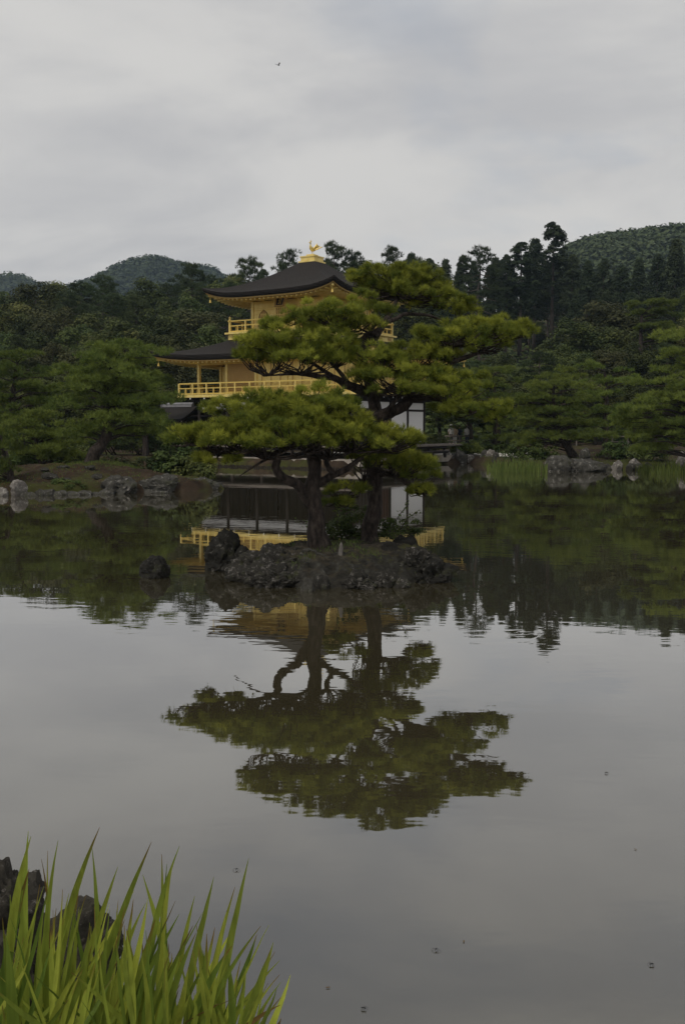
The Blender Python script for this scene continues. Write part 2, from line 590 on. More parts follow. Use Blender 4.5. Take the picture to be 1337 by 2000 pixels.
def water_mat():
    m, nt, out = new_mat('pond_water')
    body = N(nt, 'ShaderNodeBsdfDiffuse')
    body.inputs['Color'].default_value = (.042, .036, .020, 1)
    gl = N(nt, 'ShaderNodeBsdfGlossy', Roughness=.012)
    gl.inputs['Color'].default_value = (1, 1, 1, 1)
    lw = N(nt, 'ShaderNodeLayerWeight', Blend=.5)
    pw = N(nt, 'ShaderNodeMath', operation='POWER')
    pw.inputs[1].default_value = 2.9
    nt.links.new(lw.outputs['Facing'], pw.inputs[0])
    mr = N(nt, 'ShaderNodeMapRange')
    mr.inputs['To Min'].default_value = .11
    mr.inputs['To Max'].default_value = .98
    nt.links.new(pw.outputs[0], mr.inputs['Value'])
    mx = N(nt, 'ShaderNodeMixShader')
    nt.links.new(mr.outputs[0], mx.inputs[0])
    nt.links.new(body.outputs[0], mx.inputs[1])
    nt.links.new(gl.outputs[0], mx.inputs[2])
    tc = N(nt, 'ShaderNodeTexCoord')

    def wave(scale, stretch, detail, rot):
        mp = N(nt, 'ShaderNodeMapping')
        mp.inputs['Scale'].default_value = stretch
        mp.inputs['Rotation'].default_value = (0, 0, rot)
        nt.links.new(tc.outputs['Object'], mp.inputs[0])
        n = N(nt, 'ShaderNodeTexNoise', Scale=scale, Detail=detail, Roughness=.5)
        nt.links.new(mp.outputs[0], n.inputs['Vector'])
        return n.outputs['Fac']
    fine = wave(5.0, (.45, 1, 1), 2, .15)
    long_ = wave(.7, (.5, 1, 1), 2, -.2)
    # ripples come in patches, as breaths of wind leave them
    patch = N(nt, 'ShaderNodeMapRange')
    patch.inputs['From Min'].default_value = .42
    patch.inputs['From Max'].default_value = .66
    patch.inputs['To Min'].default_value = .12
    patch.inputs['To Max'].default_value = 1.0
    nt.links.new(wave(.16, (.5, 1, 1), 3, 0), patch.inputs['Value'])
    mu = N(nt, 'ShaderNodeMath', operation='MULTIPLY')
    nt.links.new(fine, mu.inputs[0])
    nt.links.new(patch.outputs[0], mu.inputs[1])
    # rings that the water striders leave
    total = None
    for cx, cy, r0 in RINGS:
        dv = N(nt, 'ShaderNodeVectorMath', operation='DISTANCE')
        nt.links.new(tc.outputs['Object'], dv.inputs[0])
        dv.inputs[1].default_value = (cx, cy, 0)
        ph = N(nt, 'ShaderNodeMath', operation='MULTIPLY')
        ph.inputs[1].default_value = 150
        nt.links.new(dv.outputs['Value'], ph.inputs[0])
        sn = N(nt, 'ShaderNodeMath', operation='SINE')
        nt.links.new(ph.outputs[0], sn.inputs[0])
        env = N(nt, 'ShaderNodeMapRange', interpolation_type='SMOOTHSTEP')
        sb = N(nt, 'ShaderNodeMath', operation='SUBTRACT')
        nt.links.new(dv.outputs['Value'], sb.inputs[0])
        sb.inputs[1].default_value = r0
        ab = N(nt, 'ShaderNodeMath', operation='ABSOLUTE')
        nt.links.new(sb.outputs[0], ab.inputs[0])
        env.inputs['From Min'].default_value = 0
        env.inputs['From Max'].default_value = .07
        env.inputs['To Min'].default_value = .011
        env.inputs['To Max'].default_value = 0
        nt.links.new(ab.outputs[0], env.inputs['Value'])
        pr = N(nt, 'ShaderNodeMath', operation='MULTIPLY')
        nt.links.new(sn.outputs[0], pr.inputs[0])
        nt.links.new(env.outputs[0], pr.inputs[1])
        if total is None:
            total = pr.outputs[0]
        else:
            ad = N(nt, 'ShaderNodeMath', operation='ADD')
            nt.links.new(total, ad.inputs[0])
            nt.links.new(pr.outputs[0], ad.inputs[1])
            total = ad.outputs[0]
    s2 = N(nt, 'ShaderNodeMath', operation='MULTIPLY')
    s2.inputs[1].default_value = 1.6
    nt.links.new(long_, s2.inputs[0])
    a1 = N(nt, 'ShaderNodeMath', operation='ADD')
    nt.links.new(mu.outputs[0], a1.inputs[0])
    nt.links.new(s2.outputs[0], a1.inputs[1])
    a2 = N(nt, 'ShaderNodeMath', operation='ADD')
    nt.links.new(a1.outputs[0], a2.inputs[0])
    nt.links.new(total, a2.inputs[1])
    b = N(nt, 'ShaderNodeBump', Strength=1.0, Distance=.0017)
    nt.links.new(a2.outputs[0], b.inputs['Height'])
    nt.links.new(b.outputs['Normal'], gl.inputs['Normal'])
    nt.links.new(mx.outputs[0], out.inputs['Surface'])
    return m


def on_water(px, py):
    d = ray(px, py)
    return Vector((0, 0, CAM_Z)) + d * (-CAM_Z / d.z)


STRIDERS = [(710, 1972), (1271, 1886), (1183, 1511), (462, 1700), (851, 1857)]
RINGS = [(on_water(1245, 1915).x, on_water(1245, 1915).y, .13), (on_water(780, 1905).x, on_water(780, 1905).y, .10),
         (on_water(710, 1972).x, on_water(710, 1972).y, .04)]
M['water'] = water_mat()

# ------------------------------------------------------------------ the ground, the pond, the hills
POND = [(-2.6, 3.7), (-1.15, 3.55), (-.75, 3.2), (-.3, 2.5), (.2, 2.0), (3, 1.4), (14, 1.2), (30, 4), (38, 16), (37, 34), (30, 45),
        (20, 50), (17, 51.3), (14, 51.8), (12.4, 50.4), (11, 50.2), (9.6, 52.4), (8.8, 57), (7.6, 60.3), (6.2, 59.8), (5.2, 58),
        (3, 54), (.9, 51.4), (-1.6, 52.4), (-6, 55.3), (-10, 58.2), (-13.5, 58.5), (-16, 55), (-15, 49), (-10.5, 43.5), (-7.2, 39),
        (-4.6, 36.2), (-4.15, 35.4), (-4.9, 34.2), (-7, 33.1), (-9.2, 32.4), (-11.5, 31.9), (-16, 31), (-25, 26), (-27, 12), (-14, 4.5)]
PA = np.array(POND)


def pond_dist(x, y):
    """Signed distance to the pond's edge: positive on land."""
    x = np.asarray(x, float); y = np.asarray(y, float)
    best = np.full(x.shape, 1e9)
    inside = np.zeros(x.shape, bool)
    n = len(PA)
    for i in range(n):
        ax, ay = PA[i]; bx, by = PA[(i + 1) % n]
        ex, ey = bx - ax, by - ay
        t = np.clip(((x - ax) * ex + (y - ay) * ey) / (ex * ex + ey * ey), 0, 1)
        best = np.minimum(best, np.hypot(x - ax - t * ex, y - ay - t * ey))
        c = ((ay > y) != (by > y))
        with np.errstate(divide='ignore', invalid='ignore'):
            xi = ax + (y - ay) * ex / (ey if ey != 0 else 1e-9)
        inside ^= c & (x < xi)
    return np.where(inside, -best, best)


def sstep(t):
    t = np.clip(t, 0, 1)
    return t * t * (3 - 2 * t)


def wob(x, y, s):
    return (np.sin(x * 1.7 * s + 1.3) * np.cos(y * 1.3 * s + .4) + .6 * np.sin(x * 3.1 * s - y * 2.3 * s + 2.0)
            + .4 * np.cos(x * 5.3 * s + y * 4.7 * s))


def gz(x, y):
    x = np.asarray(x, float); y = np.asarray(y, float)
    d = pond_dist(x, y) + .10 * wob(x, y, 1.4)
    z = np.where(d < 0, np.maximum(-.7, d * .9 - .12), -.12 + .45 * sstep(d / .45) + .035 * np.minimum(d, 14))
    z = z + np.where(d > 0, .05 * wob(x, y, .9) * sstep(d / 1.5), 0)
    z = z + np.where(d > 0, .42 * np.exp(-(((x + 9.3) / 3.2) ** 2 + ((y - 37.2) / 3.0) ** 2)) * sstep(d / 2.5), 0)
    z = z + np.where(d > 0, (.03 * wob(x, y, 3.7) + .02 * wob(y, x, 7.9)) * sstep(d / .8), 0)
    rise = 13.5 * sstep((y - 74) / 105) + .26 * np.clip(y - 178, 0, 60)
    z = z + rise * (.75 + .25 * sstep((x + 30) / 60))
    # level court round the pavilion
    cx, cy = x + 1.8, y - 60
    court = np.exp(-np.maximum(np.hypot(cx, cy) - 11, 0) ** 2 / 6) * sstep(d / .5)
    z = z * (1 - court) + .46 * court
    return z


def gz1(x, y):
    return float(gz(np.array([x]), np.array([y]))[0])


def axis(lo, hi, step, far, n):
    a = np.arange(lo, hi + 1e-6, step)
    t = (np.arange(1, n + 1) / n) ** 2.2
    return np.concatenate([(lo - (far[0]) * t)[::-1], a, hi + far[1] * t])


gx = np.unique(np.concatenate([axis(-32, 40, .5, (1400, 1400), 26), np.arange(-13, -3.5, .13)]))
gy = np.unique(np.concatenate([axis(.2, 76, .46, (60, 2400), 40), np.arange(31, 38.5, .13)]))
GX, GY = np.meshgrid(gx, gy)
GZ = gz(GX, GY)
nx, ny = len(gx), len(gy)
ii = np.arange(nx * ny).reshape(ny, nx)
quads = np.stack([ii[:-1, :-1], ii[:-1, 1:], ii[1:, 1:], ii[1:, :-1]], -1).reshape(-1, 4)
g = link('ground', np_mesh('ground', np.stack([GX, GY, GZ], -1).reshape(-1, 3), quads, M['ground'], smooth=True))
tag(g, kind='structure')

w = MB()
w.add([(-60, -4, 0), (70, -4, 0), (70, 72, 0), (-60, 72, 0)], [(0, 1, 2, 3)])
tag(w.build('water', M['water']), kind='structure')

# pale gravel court beside the pavilion
cxs = np.arange(-16, 12.01, .4); cys = np.arange(50, 76.01, .4)
CX, CY = np.meshgrid(cxs, cys)
dd = pond_dist(CX, CY)
keep = (dd > .75) & (np.hypot((CX - 2) / 11.0, (CY - 60) / 9.5) < 1 + .05 * wob(CX, CY, .4))
CZ = gz(CX, CY) + .03
idm = np.arange(CX.size).reshape(CX.shape)
cell = keep[:-1, :-1] & keep[1:, :-1] & keep[:-1, 1:] & keep[1:, 1:]
q = np.stack([idm[:-1, :-1], idm[:-1, 1:], idm[1:, 1:], idm[1:, :-1]], -1)[cell]
used = np.unique(q)
remap = np.zeros(CX.size, int); remap[used] = np.arange(len(used))
VV = np.stack([CX, CY, CZ], -1).reshape(-1, 3)[used]
tag(link('gravel_path', np_mesh('gravel_path', VV, remap[q], M['gravel'], smooth=True)), kind='structure')


def hill(name, profile, Y, depth, seed, crown, count, label):
    """A wooded hill whose crest passes over the given photograph pixels at distance Y; crowns stand all over it."""
    xs = np.array([at(p[0], p[1], Y).x for p in profile])
    zs = np.array([at(p[0], p[1], Y).z for p in profile])
    ux = np.linspace(xs[0], xs[-1], 60)
    vy = np.linspace(-1, 1, 34)
    X, V = np.meshgrid(ux, vy)
    crest = np.interp(X, xs, zs)
    Z = crest * np.cos(np.clip(np.abs(V), 0, 1) * math.pi / 2) ** .8 + 2.5 * wob(X, V * depth, .02) * (1 - np.abs(V)) - crown * .95
    Yv = Y + V * depth
    nn = np.arange(X.size).reshape(X.shape)
    qd = np.stack([nn[:-1, :-1], nn[:-1, 1:], nn[1:, 1:], nn[1:, :-1]], -1).reshape(-1, 4)
    h = link(name, np_mesh(name, np.stack([X, Yv, Z], -1).reshape(-1, 3), qd, M['hill_soil'], smooth=True))
    tag(h, kind='structure')
    rng = np.random.default_rng(seed)
    cx = rng.uniform(xs[0], xs[-1], count)
    cv = -.95 + rng.random(count) ** .8 * 1.15
    cr = np.interp(cx, xs, zs)
    cz = cr * np.cos(np.clip(np.abs(cv), 0, 1) * math.pi / 2) ** .8 + 2.5 * wob(cx, cv * depth, .02) * (1 - np.abs(cv)) - crown * .95
    C = np.stack([cx, Y + cv * depth, cz], -1)
    R = crown * rng.uniform(.45, 1.35, count)
    P, D, idx = clump_points(rng, C, R, 46, .85, .6)
    tint = np.clip((rng.random(count) * .45 + .10 * wob(cx, cv * depth, .013))[idx] + rng.normal(0, .10, len(idx)) + .1, 0, 1)
    Vv, Fc, t = leaf_quads(rng, P, D + np.array([0, 0, .5]), crown * .40, crown * .34, tint)
    fo = link('hillside_wood', np_mesh('hillside_wood', Vv, Fc, M['hill_leaf'], t))
    tag(fo, label, 'wood', kind='stuff')


hill('hill', [(1015, 640), (1060, 560), (1098, 488), (1130, 462), (1160, 452), (1200, 446), (1260, 441), (1320, 440), (1400, 436), (1500, 445), (1640, 470), (1800, 560)],
     430, 130, 4, 4.2, 4600, 'green wood covering the broad near hill behind the cedars')
hill('hill', [(90, 640), (130, 572), (175, 556), (215, 538), (250, 517), (290, 508), (318, 506), (350, 512), (385, 521), (415, 522), (440, 536), (500, 550), (600, 560), (760, 640)],
     820, 180, 5, 6.5, 3400, 'hazy wood covering the rounded far hill behind the forest')
hill('hill', [(-260, 600), (-150, 548), (-60, 536), (0, 541), (45, 539), (80, 552), (130, 556), (180, 556), (240, 560), (300, 600)],
     1050, 180, 6, 7.5, 1800, 'bluish wood covering the low farthest ridge')

# ------------------------------------------------------------------ the pavilion
PRZ = math.atan2(-.544, .839)
PXC, PYC = at(610, 800, 60).x, 60.0
PAV = empty('pavilion', (PXC, PYC, 0), PRZ)
tag(PAV, 'three-storey pavilion with gold upper floors and dark curved shingle roofs beside the pond', 'pavilion')
HA, HB = 5.35, 4.05        # half length and half depth of the two lower storeys
NA, NB = 5, 4              # bays
BA, BB = 2 * HA / NA, 2 * HB / NB


def part(name, mat, draw, parent=None, smooth=False):
    mb = MB()
    draw(mb)
    return mb.build(name, mat, parent or PAV, smooth)


def reps(name, me, spots, parent=None):
    out = []
    for s in spots:
        o = link(name, me, parent or PAV, s[:3], s[3] if len(s) > 3 else 0)
        out.append(o)
    return out


def sides(a, b):
    """The four sides of a rectangle: start, unit direction along, outward normal, length, turn about z."""
    return [(Vector((-a, -b, 0)), Vector((1, 0, 0)), Vector((0, -1, 0)), 2 * a, 0.0),
            (Vector((a, -b, 0)), Vector((0, 1, 0)), Vector((1, 0, 0)), 2 * b, math.pi / 2),
            (Vector((a, b, 0)), Vector((-1, 0, 0)), Vector((0, 1, 0)), 2 * a, math.pi),
            (Vector((-a, b, 0)), Vector((0, -1, 0)), Vector((-1, 0, 0)), 2 * b, -math.pi / 2)]


def perimeter(a, b, na, nb):
    pts = []
    for s, d, n, ln, rz in sides(a, b):
        k = na if abs(d.x) > .5 else nb
        for i in range(k):
            p = s + d * (ln * i / k)
            pts.append((p.x, p.y))
    return pts


def roof(name, ae, be, at_, bt, ze, zt, up, th, wall, zwall, trim):
    nu, nv = 33, 15

    def top(side, u, v):
        A, B = lerp(at_, ae, v), lerp(bt, be, v)
        z = ze + (zt - ze) * (1 - v) ** 1.45 + up * abs(u) ** 4.2 * v ** 2.2
        return [(u * A, -B), (A, u * B), (-u * A, B), (-A, -u * B)][side] + (z,)
    V, Fq = [], []
    for s in range(4):
        o = len(V)
        for j in range(nv):
            for i in range(nu):
                V.append(top(s, -1 + 2 * i / (nu - 1), j / (nv - 1)))
        # the thick rounded edge of the shingle coat
        for (ins, dz) in ((.015, -th * .35), (.07, -th * .75), (.16, -th)):
            for i in range(nu):
                u = -1 + 2 * i / (nu - 1)
                x, y, z = top(s, u, 1.0)
                V.append((x * (1 - ins / ae), y * (1 - ins / be), z + dz))
        for j in range(nv + 2):
            for i in range(nu - 1):
                a = o + j * nu + i
                Fq.append((a, a + nu, a + nu + 1, a + 1))
    me = bpy.data.meshes.new(name)
    me.from_pydata(V, [], Fq)
    me.materials.append(M['shingle'])
    bm = bmesh.new(); bm.from_mesh(me)
    bmesh.ops.remove_doubles(bm, verts=bm.verts, dist=.002)
    bmesh.ops.recalc_face_normals(bm, faces=bm.faces)
    bm.to_mesh(me); bm.free()
    me.polygons.foreach_set('use_smooth', [True] * len(me.polygons))
    me.set_sharp_from_angle(angle=math.radians(40))
    R = link(name, me, PAV)
    # gold board under the shingle edge and the soffit behind it
    for s in range(4):
        tb, sf, rf = MB(), MB(), MB()
        o_in = []
        for i in range(nu):
            u = -1 + 2 * i / (nu - 1)
            x, y, z = top(s, u, 1.0)
            k1a, k1b = 1 - .165 / ae, 1 - .165 / be
            k2a, k2b = 1 - .30 / ae, 1 - .30 / be
            p1 = (x * k1a, y * k1b, z - th + .004)
            p2 = (x * k1a, y * k1b, z - th - trim)
            p3 = (x * k2a, y * k2b, z - th - trim)
            wx, wy = [(u * wall[0], -wall[1]), (wall[0], u * wall[1]), (-u * wall[0], wall[1]), (-wall[0], -u * wall[1])][s]
            p4 = (wx, wy, zwall + up * .25 * abs(u) ** 3.2)
            o_in.append((Vector(p3), Vector(p4)))
            tb.v += [p1, p2, p3]
            sf.v += [p3, p4]
        for i in range(nu - 1):
            a = i * 3
            tb.f += [(a, a + 1, a + 4, a + 3), (a + 1, a + 2, a + 5, a + 4)]
            b = i * 2
            sf.f += [(b, b + 1, b + 3, b + 2)]
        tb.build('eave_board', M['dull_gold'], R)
        sf.build('soffit', M['gold_trim'], R)
        ln = 2 * (ae if s % 2 == 0 else be)
        nr = int(ln / .34)
        for i in range(nr):
            t = (i + .5) / nr * (nu - 1)
            k = min(int(t), nu - 2)
            p = o_in[k][0].lerp(o_in[k + 1][0], t - k)
            # rafters run square to the eave
            nrm = [Vector((0, 1, 0)), Vector((-1, 0, 0)), Vector((0, -1, 0)), Vector((1, 0, 0))][s]
            deep = (be - wall[1] - .3) if s % 2 == 0 else (ae - wall[0] - .3)
            inner = o_in[k][1].z
            lim = min(1.0, max(.12, (ln / 2 - abs((i + .5) / nr - .5) * ln) / max(deep, .1)))
            q = p + nrm * deep * lim
            q.z = lerp(p.z, inner, lim)
            d = (q - p)
            side = Vector((-nrm.y, nrm.x, 0)) * .045
            dz = Vector((0, 0, -.09))
            e = Vector((0, 0, -.006))
            rf.add([p - side + e, p + side + e, q + side + e, q - side + e, p - side + dz, p + side + dz, q + side + dz, q - side + dz],
                   [(4, 5, 6, 7), (0, 4, 7, 3), (1, 2, 6, 5), (0, 1, 5, 4)])
        r_ = rf.build('rafter_row', M['gold'], R)
        r_['kind'] = 'stuff'
    for sx in (-1, 1):
        for sy in (-1, 1):
            c = Vector((sx * (ae - .30), sy * (be - .30), ze + up - th - trim - .09))
            i_ = Vector((sx * wall[0], sy * wall[1], zwall - .05))
            mb = MB()
            d = (i_ - c)
            ang = math.atan2(d.y, d.x)
            mb.tube([c - d * .02, i_], .085, 4)
            cr = mb.build('corner_rafter', M['gold'], R)
            mb = MB()
            mb.tube([c + Vector((0, 0, -.08)) + d * .03, c + Vector((0, 0, -.22)) + d * .03, c + Vector((0, 0, -.25)) + d * .03, c + Vector((0, 0, -.40)) + d * .03],
                    [.012, .012, .05, .07], 8)
            mb.build('wind_bell', M['gold_trim'], cr)
    return R


# ---- ground floor
part('stone_base', M['stone_pale'], lambda m: m.box((0, 0, .32), (2 * HA + 3.0, 2 * HB + 3.0, .36)))
dk = part('veranda_deck', M['deck_wood'], lambda m: m.box((0, 0, 1.11), (2 * HA + 2.3, 2 * HB + 2.3, .10)))
part('deck_edge_beam', M['dark_wood'], lambda m: m.box((0, 0, .99), (2 * HA + 2.0, 2 * HB + 2.0, .135)))
st = MB().box((0, 0, 0), (.14, .14, .52)).mesh('deck_stilt', M['dark_wood'])
reps('deck_stilt', st, [(x, y, .66) for x, y in perimeter(HA + .95, HB + .95, 6, 5)])
part('step_bench', M['dark_wood'], lambda m: (m.box((HA + 1.75, 1.0, .78), (.6, 5.2, .07)), m.box((HA + 1.75, 1.0, .70), (.46, 5.0, .085))))
stl = MB().box((0, 0, 0), (.12, .12, .3)).mesh('bench_leg', M['dark_wood'])
reps('bench_leg', stl, [(HA + 1.75, y, .55) for y in (-1.5, .2, 1.9, 3.5)])
# landing that juts north beyond the corner
part('landing', M['deck_wood'], lambda m: m.box((HA + .35, HB + 2.35, 1.105), (1.5, 2.3, .09)))
reps('landing_leg', st, [(HA + .35 + dx, HB + 3.35, .75) for dx in (-.6, .6)])

post1 = MB().tube([(0, 0, 0), (0, 0, 2.62)], .105, 10).mesh('post', M['dark_wood'], True)
reps('post', post1, [(x, y, 1.16) for x, y in perimeter(HA, HB, NA, NB)])
for (zc, h, nm) in ((1.24, .15, 'sill_beam'), (3.17, .12, 'tie_beam'), (3.70, .17, 'head_beam')):
    for s, d, n, ln, rz in sides(HA, HB):
        mid = s + d * ln * .5
        mb = MB().box((0, 0, 0), (ln - .02, .13, h))
        mb.build(nm, M['dark_wood'], PAV, loc=(mid.x, mid.y, zc), rz=rz)
pl_lo = {}
for si, (s, d, n, ln, rz) in enumerate(sides(HA, HB)):
    k = NA if si % 2 == 0 else NB
    bw = ln / k
    up_me = MB().box((0, 0, 0), (bw - .21, .05, .38)).mesh('transom_panel', M['plaster'])
    lo_me = MB().box((0, 0, 0), (bw - .21, .05, 1.80)).mesh('wall_panel', M['plaster'])
    for i in range(k):
        c = s + d * (bw * (i + .5))
        link('transom_panel', up_me, PAV, (c.x, c.y, 3.425), rz)
        if si == 1 and i >= 2:
            link('wall_panel', lo_me, PAV, (c.x, c.y, 2.215), rz)
        elif si == 1:
            dm = MB().box((0, 0, 0), (bw - .21, .05, 1.80))
            for q in range(5):
                dm.box((-(bw - .21) / 2 + (bw - .21) * (q + .5) / 5, -.035, 0), (.05, .03, 1.74))
            dr = dm.build('door', M['red_wood'] if i == 1 else M['dark_wood'], PAV, loc=(c.x, c.y, 2.215), rz=rz)
        elif si == 2:
            link('wall_panel', lo_me, PAV, (c.x, c.y, 2.215), rz)
        elif si == 3 and i < 3:
            link('wall_panel', lo_me, PAV, (c.x, c.y, 2.215), rz)
# the room behind the open south front
for i in range(NA):
    x = -HA + BA * (i + .5)
    mb = MB().box((0, 0, 0), (BA - .1, .06, 2.45))
    for q in range(4):
        mb.box((-(BA - .1) / 2 + (BA - .1) * (q + .5) / 4, -.045, 0), (.06, .04, 2.4))
    mb.build('inner_door', M['dark_wood'], PAV, loc=(x, -HB + BB, 2.4))
part('ceiling_board', M['dark_wood'], lambda m: m.box((0, 0, 3.80), (2 * HA - .2, 2 * HB - .2, .03)))

# ---- brackets that carry the gold balcony
brk = MB().box((0, -.40, 0), (.10, .80, .11)).box((0, -.30, -.11), (.10, .50, .10)).mesh('bracket', M['dark_wood'])
tip = MB().box((0, -.806, 0), (.075, .012, .085)).mesh('bracket_tip', M['white_tip'])
for s, d, n, ln, rz in sides(HA, HB):
    k = 11 if abs(d.x) > .5 else 9
    for i in range(k):
        p = s + d * (ln * i / (k - 1))
        o = link('bracket', brk, PAV, (p.x, p.y, 3.86), rz)
        link('bracket_tip', tip, o)

# ---- second storey
Z2 = 4.08
VA, VB = HA + 1.12, HB + .72
part('balcony_floor', M['gold'], lambda m: m.box((0, 0, Z2 - .08), (2 * VA, 2 * VB, .15)))
part('balcony_beam', M['dark_wood'], lambda m: m.box((0, 0, 3.93), (2 * VA - .3, 2 * VB - .3, .05)))


def railing(a, b, z0, h, spacing, finial, nm):
    for s, d, n, ln, rz in sides(a, b):
        mid = s + d * ln * .5
        over = .16 if finial else .0
        for k, (zf, t) in enumerate(((1.0, .075), (.58, .055), (.09, .075))):
            mb = MB()
            mb.box((0, 0, 0), (ln + over * (2 if k == 0 else 0) - .06, t, t))
            mb.build('rail', M['gold_trim'], PAV, loc=(mid.x, mid.y, z0 + h * zf), rz=rz)
        cnt = max(2, round(ln / spacing))
        pm = MB().box((0, 0, h / 2), (.085, .085, h - .03)).mesh('railing_post', M['gold'])
        bm_ = MB().box((0, 0, h * .32), (.06, .06, h * .52)).mesh('baluster', M['gold_trim'])
        for i in range(cnt + 1):
            p = s + d * (ln * i / cnt)
            if 0 < i < cnt:
                link('railing_post', pm, PAV, (p.x, p.y, z0), rz)
            if i < cnt:
                p2 = s + d * (ln * (i + .5) / cnt)
                link('baluster', bm_, PAV, (p2.x, p2.y, z0), rz)
        cm = MB()
        if finial:
            cm.box((0, 0, (h + .1) / 2), (.12, .12, h + .1))
            cm.tube([(0, 0, h + .1), (0, 0, h + .13), (0, 0, h + .17), (0, 0, h + .22), (0, 0, h + .28)], [.05, .045, .075, .06, .01], 8)
        else:
            cm.box((0, 0, h / 2), (.10, .10, h + .03))
        cm.build('corner_post', M['gold'], PAV, loc=(s.x, s.y, z0))


railing(VA - .10, VB - .10, Z2, .66, 1.05, False, '')
Z2T = 6.02
post2 = MB().box((0, 0, (Z2T - Z2) / 2), (.17, .17, Z2T - Z2)).mesh('gold_post', M['gold'])
reps('gold_post', post2, [(x, y, Z2) for x, y in perimeter(HA, HB, NA, NB)] + [(-HA + BA, -HB + BB, Z2)])
for (zc, h, nm) in ((Z2 + .10, .16, 'gold_sill'), (5.92, .18, 'gold_lintel')):
    for si, (s, d, n, ln, rz) in enumerate(sides(HA, HB)):
        mid = s + d * ln * .5
        if nm == 'gold_sill' and si == 0:
            mb = MB().box((BA / 2, 0, 0), (ln - BA - .02, .12, h))
        elif nm == 'gold_sill' and si == 3:
            mb = MB().box((-BB / 2, 0, 0), (ln - BB - .02, .12, h))
        else:
            mb = MB().box((0, 0, 0), (ln - .02, .12, h))
        mb.build(nm, M['gold_trim'], PAV, loc=(mid.x, mid.y, zc), rz=rz)


def gold_panel(c, rz, w_, shutter):
    h = 5.83 - (Z2 + .18)
    mb = MB().box((0, 0, 0), (w_, .05, h))
    if shutter:
        o = mb.build('shutter', M['gold_shutter'], PAV, loc=(c[0], c[1], Z2 + .18 + h / 2), rz=rz)
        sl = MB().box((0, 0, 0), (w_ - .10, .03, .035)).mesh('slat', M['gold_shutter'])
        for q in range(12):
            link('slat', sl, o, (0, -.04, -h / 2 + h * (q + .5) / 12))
    else:
        o = mb.build('gold_wall_panel', M['gold'], PAV, loc=(c[0], c[1], Z2 + .18 + h / 2), rz=rz)
        for q, t in enumerate((-.33, 0, .33)):
            MB().box((0, 0, 0), (.05, .02, h - .02)).build('batten', M['gold_shutter'], o, loc=(w_ * t, -.034, 0))
    return o


for si, (s, d, n, ln, rz) in enumerate(sides(HA, HB)):
    k = NA if si % 2 == 0 else NB
    bw = ln / k
    for i in range(k):
        if (si == 0 and i == 0) or (si == 3 and i == k - 1):
            continue
        c = s + d * (bw * (i + .5))
        gold_panel((c.x, c.y), rz, bw - .18, (si == 0 and i == 1) or (si == 1 and i == 2))
gold_panel((-HA + BA, -HB + BB / 2), -math.pi / 2, BB - .18, False)
gold_panel((-HA + BA / 2, -HB + BB), 0, BA - .18, False)
part('gold_ceiling', M['gold_trim'], lambda m: m.box((0, 0, 6.05), (2 * HA + .1, 2 * HB + .1, .04)))

roof('lower_roof', 7.75, 5.65, 3.15, 3.15, 6.30, 7.42, .36, .30, (HA + .06, HB + .06), 6.02, .07)

# ---- third storey
Z3 = 7.70
V3 = 3.53
part('upper_balcony_floor', M['gold'], lambda m: m.box((0, 0, Z3 - .06), (2 * V3 + .3, 2 * V3 + .3, .10)))
part('upper_balcony_skirt', M['gold'], lambda m: m.box((0, 0, Z3 - .27), (2 * V3, 2 * V3, .315)))
scroll = MB().box((0, 0, 0), (.34, .02, .10)).box((.12, 0, .07), (.12, .02, .05)).box((-.12, 0, .07), (.12, .02, .05)).mesh('scroll_ornament', M['gold_shutter'])
for s, d, n, ln, rz in sides(V3 + .012, V3 + .012):
    for t in (.07, .22, .37, .63, .78, .93):
        p = s + d * ln * t
        link('scroll_ornament', scroll, PAV, (p.x, p.y, Z3 - .28), rz)
railing(V3 - .08, V3 - .08, Z3, .66, 1.15, True, '')
H3, Z3T = 2.5, 9.50
post3 = MB().box((0, 0, (Z3T - Z3) / 2), (.16, .16, Z3T - Z3)).mesh('gold_post', M['gold'])
reps('gold_post', post3, [(x, y, Z3) for x, y in perimeter(H3, H3, 3, 3)])
for (zc, h) in ((Z3 + .09, .17), (9.42, .15), (8.98, .07)):
    for s, d, n, ln, rz in sides(H3, H3):
        mid = s + d * ln * .5
        MB().box((0, 0, 0), (ln - .02, .11 if h > .1 else .10, h)).build('gold_beam', M['gold_trim'], PAV, loc=(mid.x, mid.y, zc), rz=rz)

# the bell-shaped window: outline, frame, glazing bars
bell = [(-.36, 0), (.36, 0), (.33, .30), (.31, .52), (.26, .66), (.17, .77), (.07, .83), (0, .90), (-.07, .83), (-.17, .77), (-.26, .66), (-.31, .52), (-.33, .30)]
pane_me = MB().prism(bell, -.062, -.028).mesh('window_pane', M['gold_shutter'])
fr = MB()
for i in range(len(bell)):
    a, b = bell[i], bell[(i + 1) % len(bell)]
    fr.tube([(a[0] * 1.06, -.06, a[1] * 1.04 - .01), (b[0] * 1.06, -.06, b[1] * 1.04 - .01)], .032, 5)
frame_me = fr.mesh('window_frame', M['dull_gold'])
bars = MB()
for x in (-.16, 0, .16):
    bars.box((x, -.075, .38), (.028, .03, .74))
for z in (.22, .45, .66):
    bars.box((0, -.082, z), (.56 if z < .6 else .42, .028, .028))
bars_me = bars.mesh('window_bar', M['gold'])
lat = MB()
lat.box((0, -.05, 0), (.74, .02, .62))
lat_me = lat.mesh('lattice_back', M['gold_shutter'])
lb = MB()
for i in range(6):
    lb.box((-.37 + .148 * i, -.07, 0), (.03, .03, .62))
for z in (-.3, -.1, .1, .3):
    lb.box((0, -.077, z), (.76, .03, .03))
lb_me = lb.mesh('lattice', M['gold'])
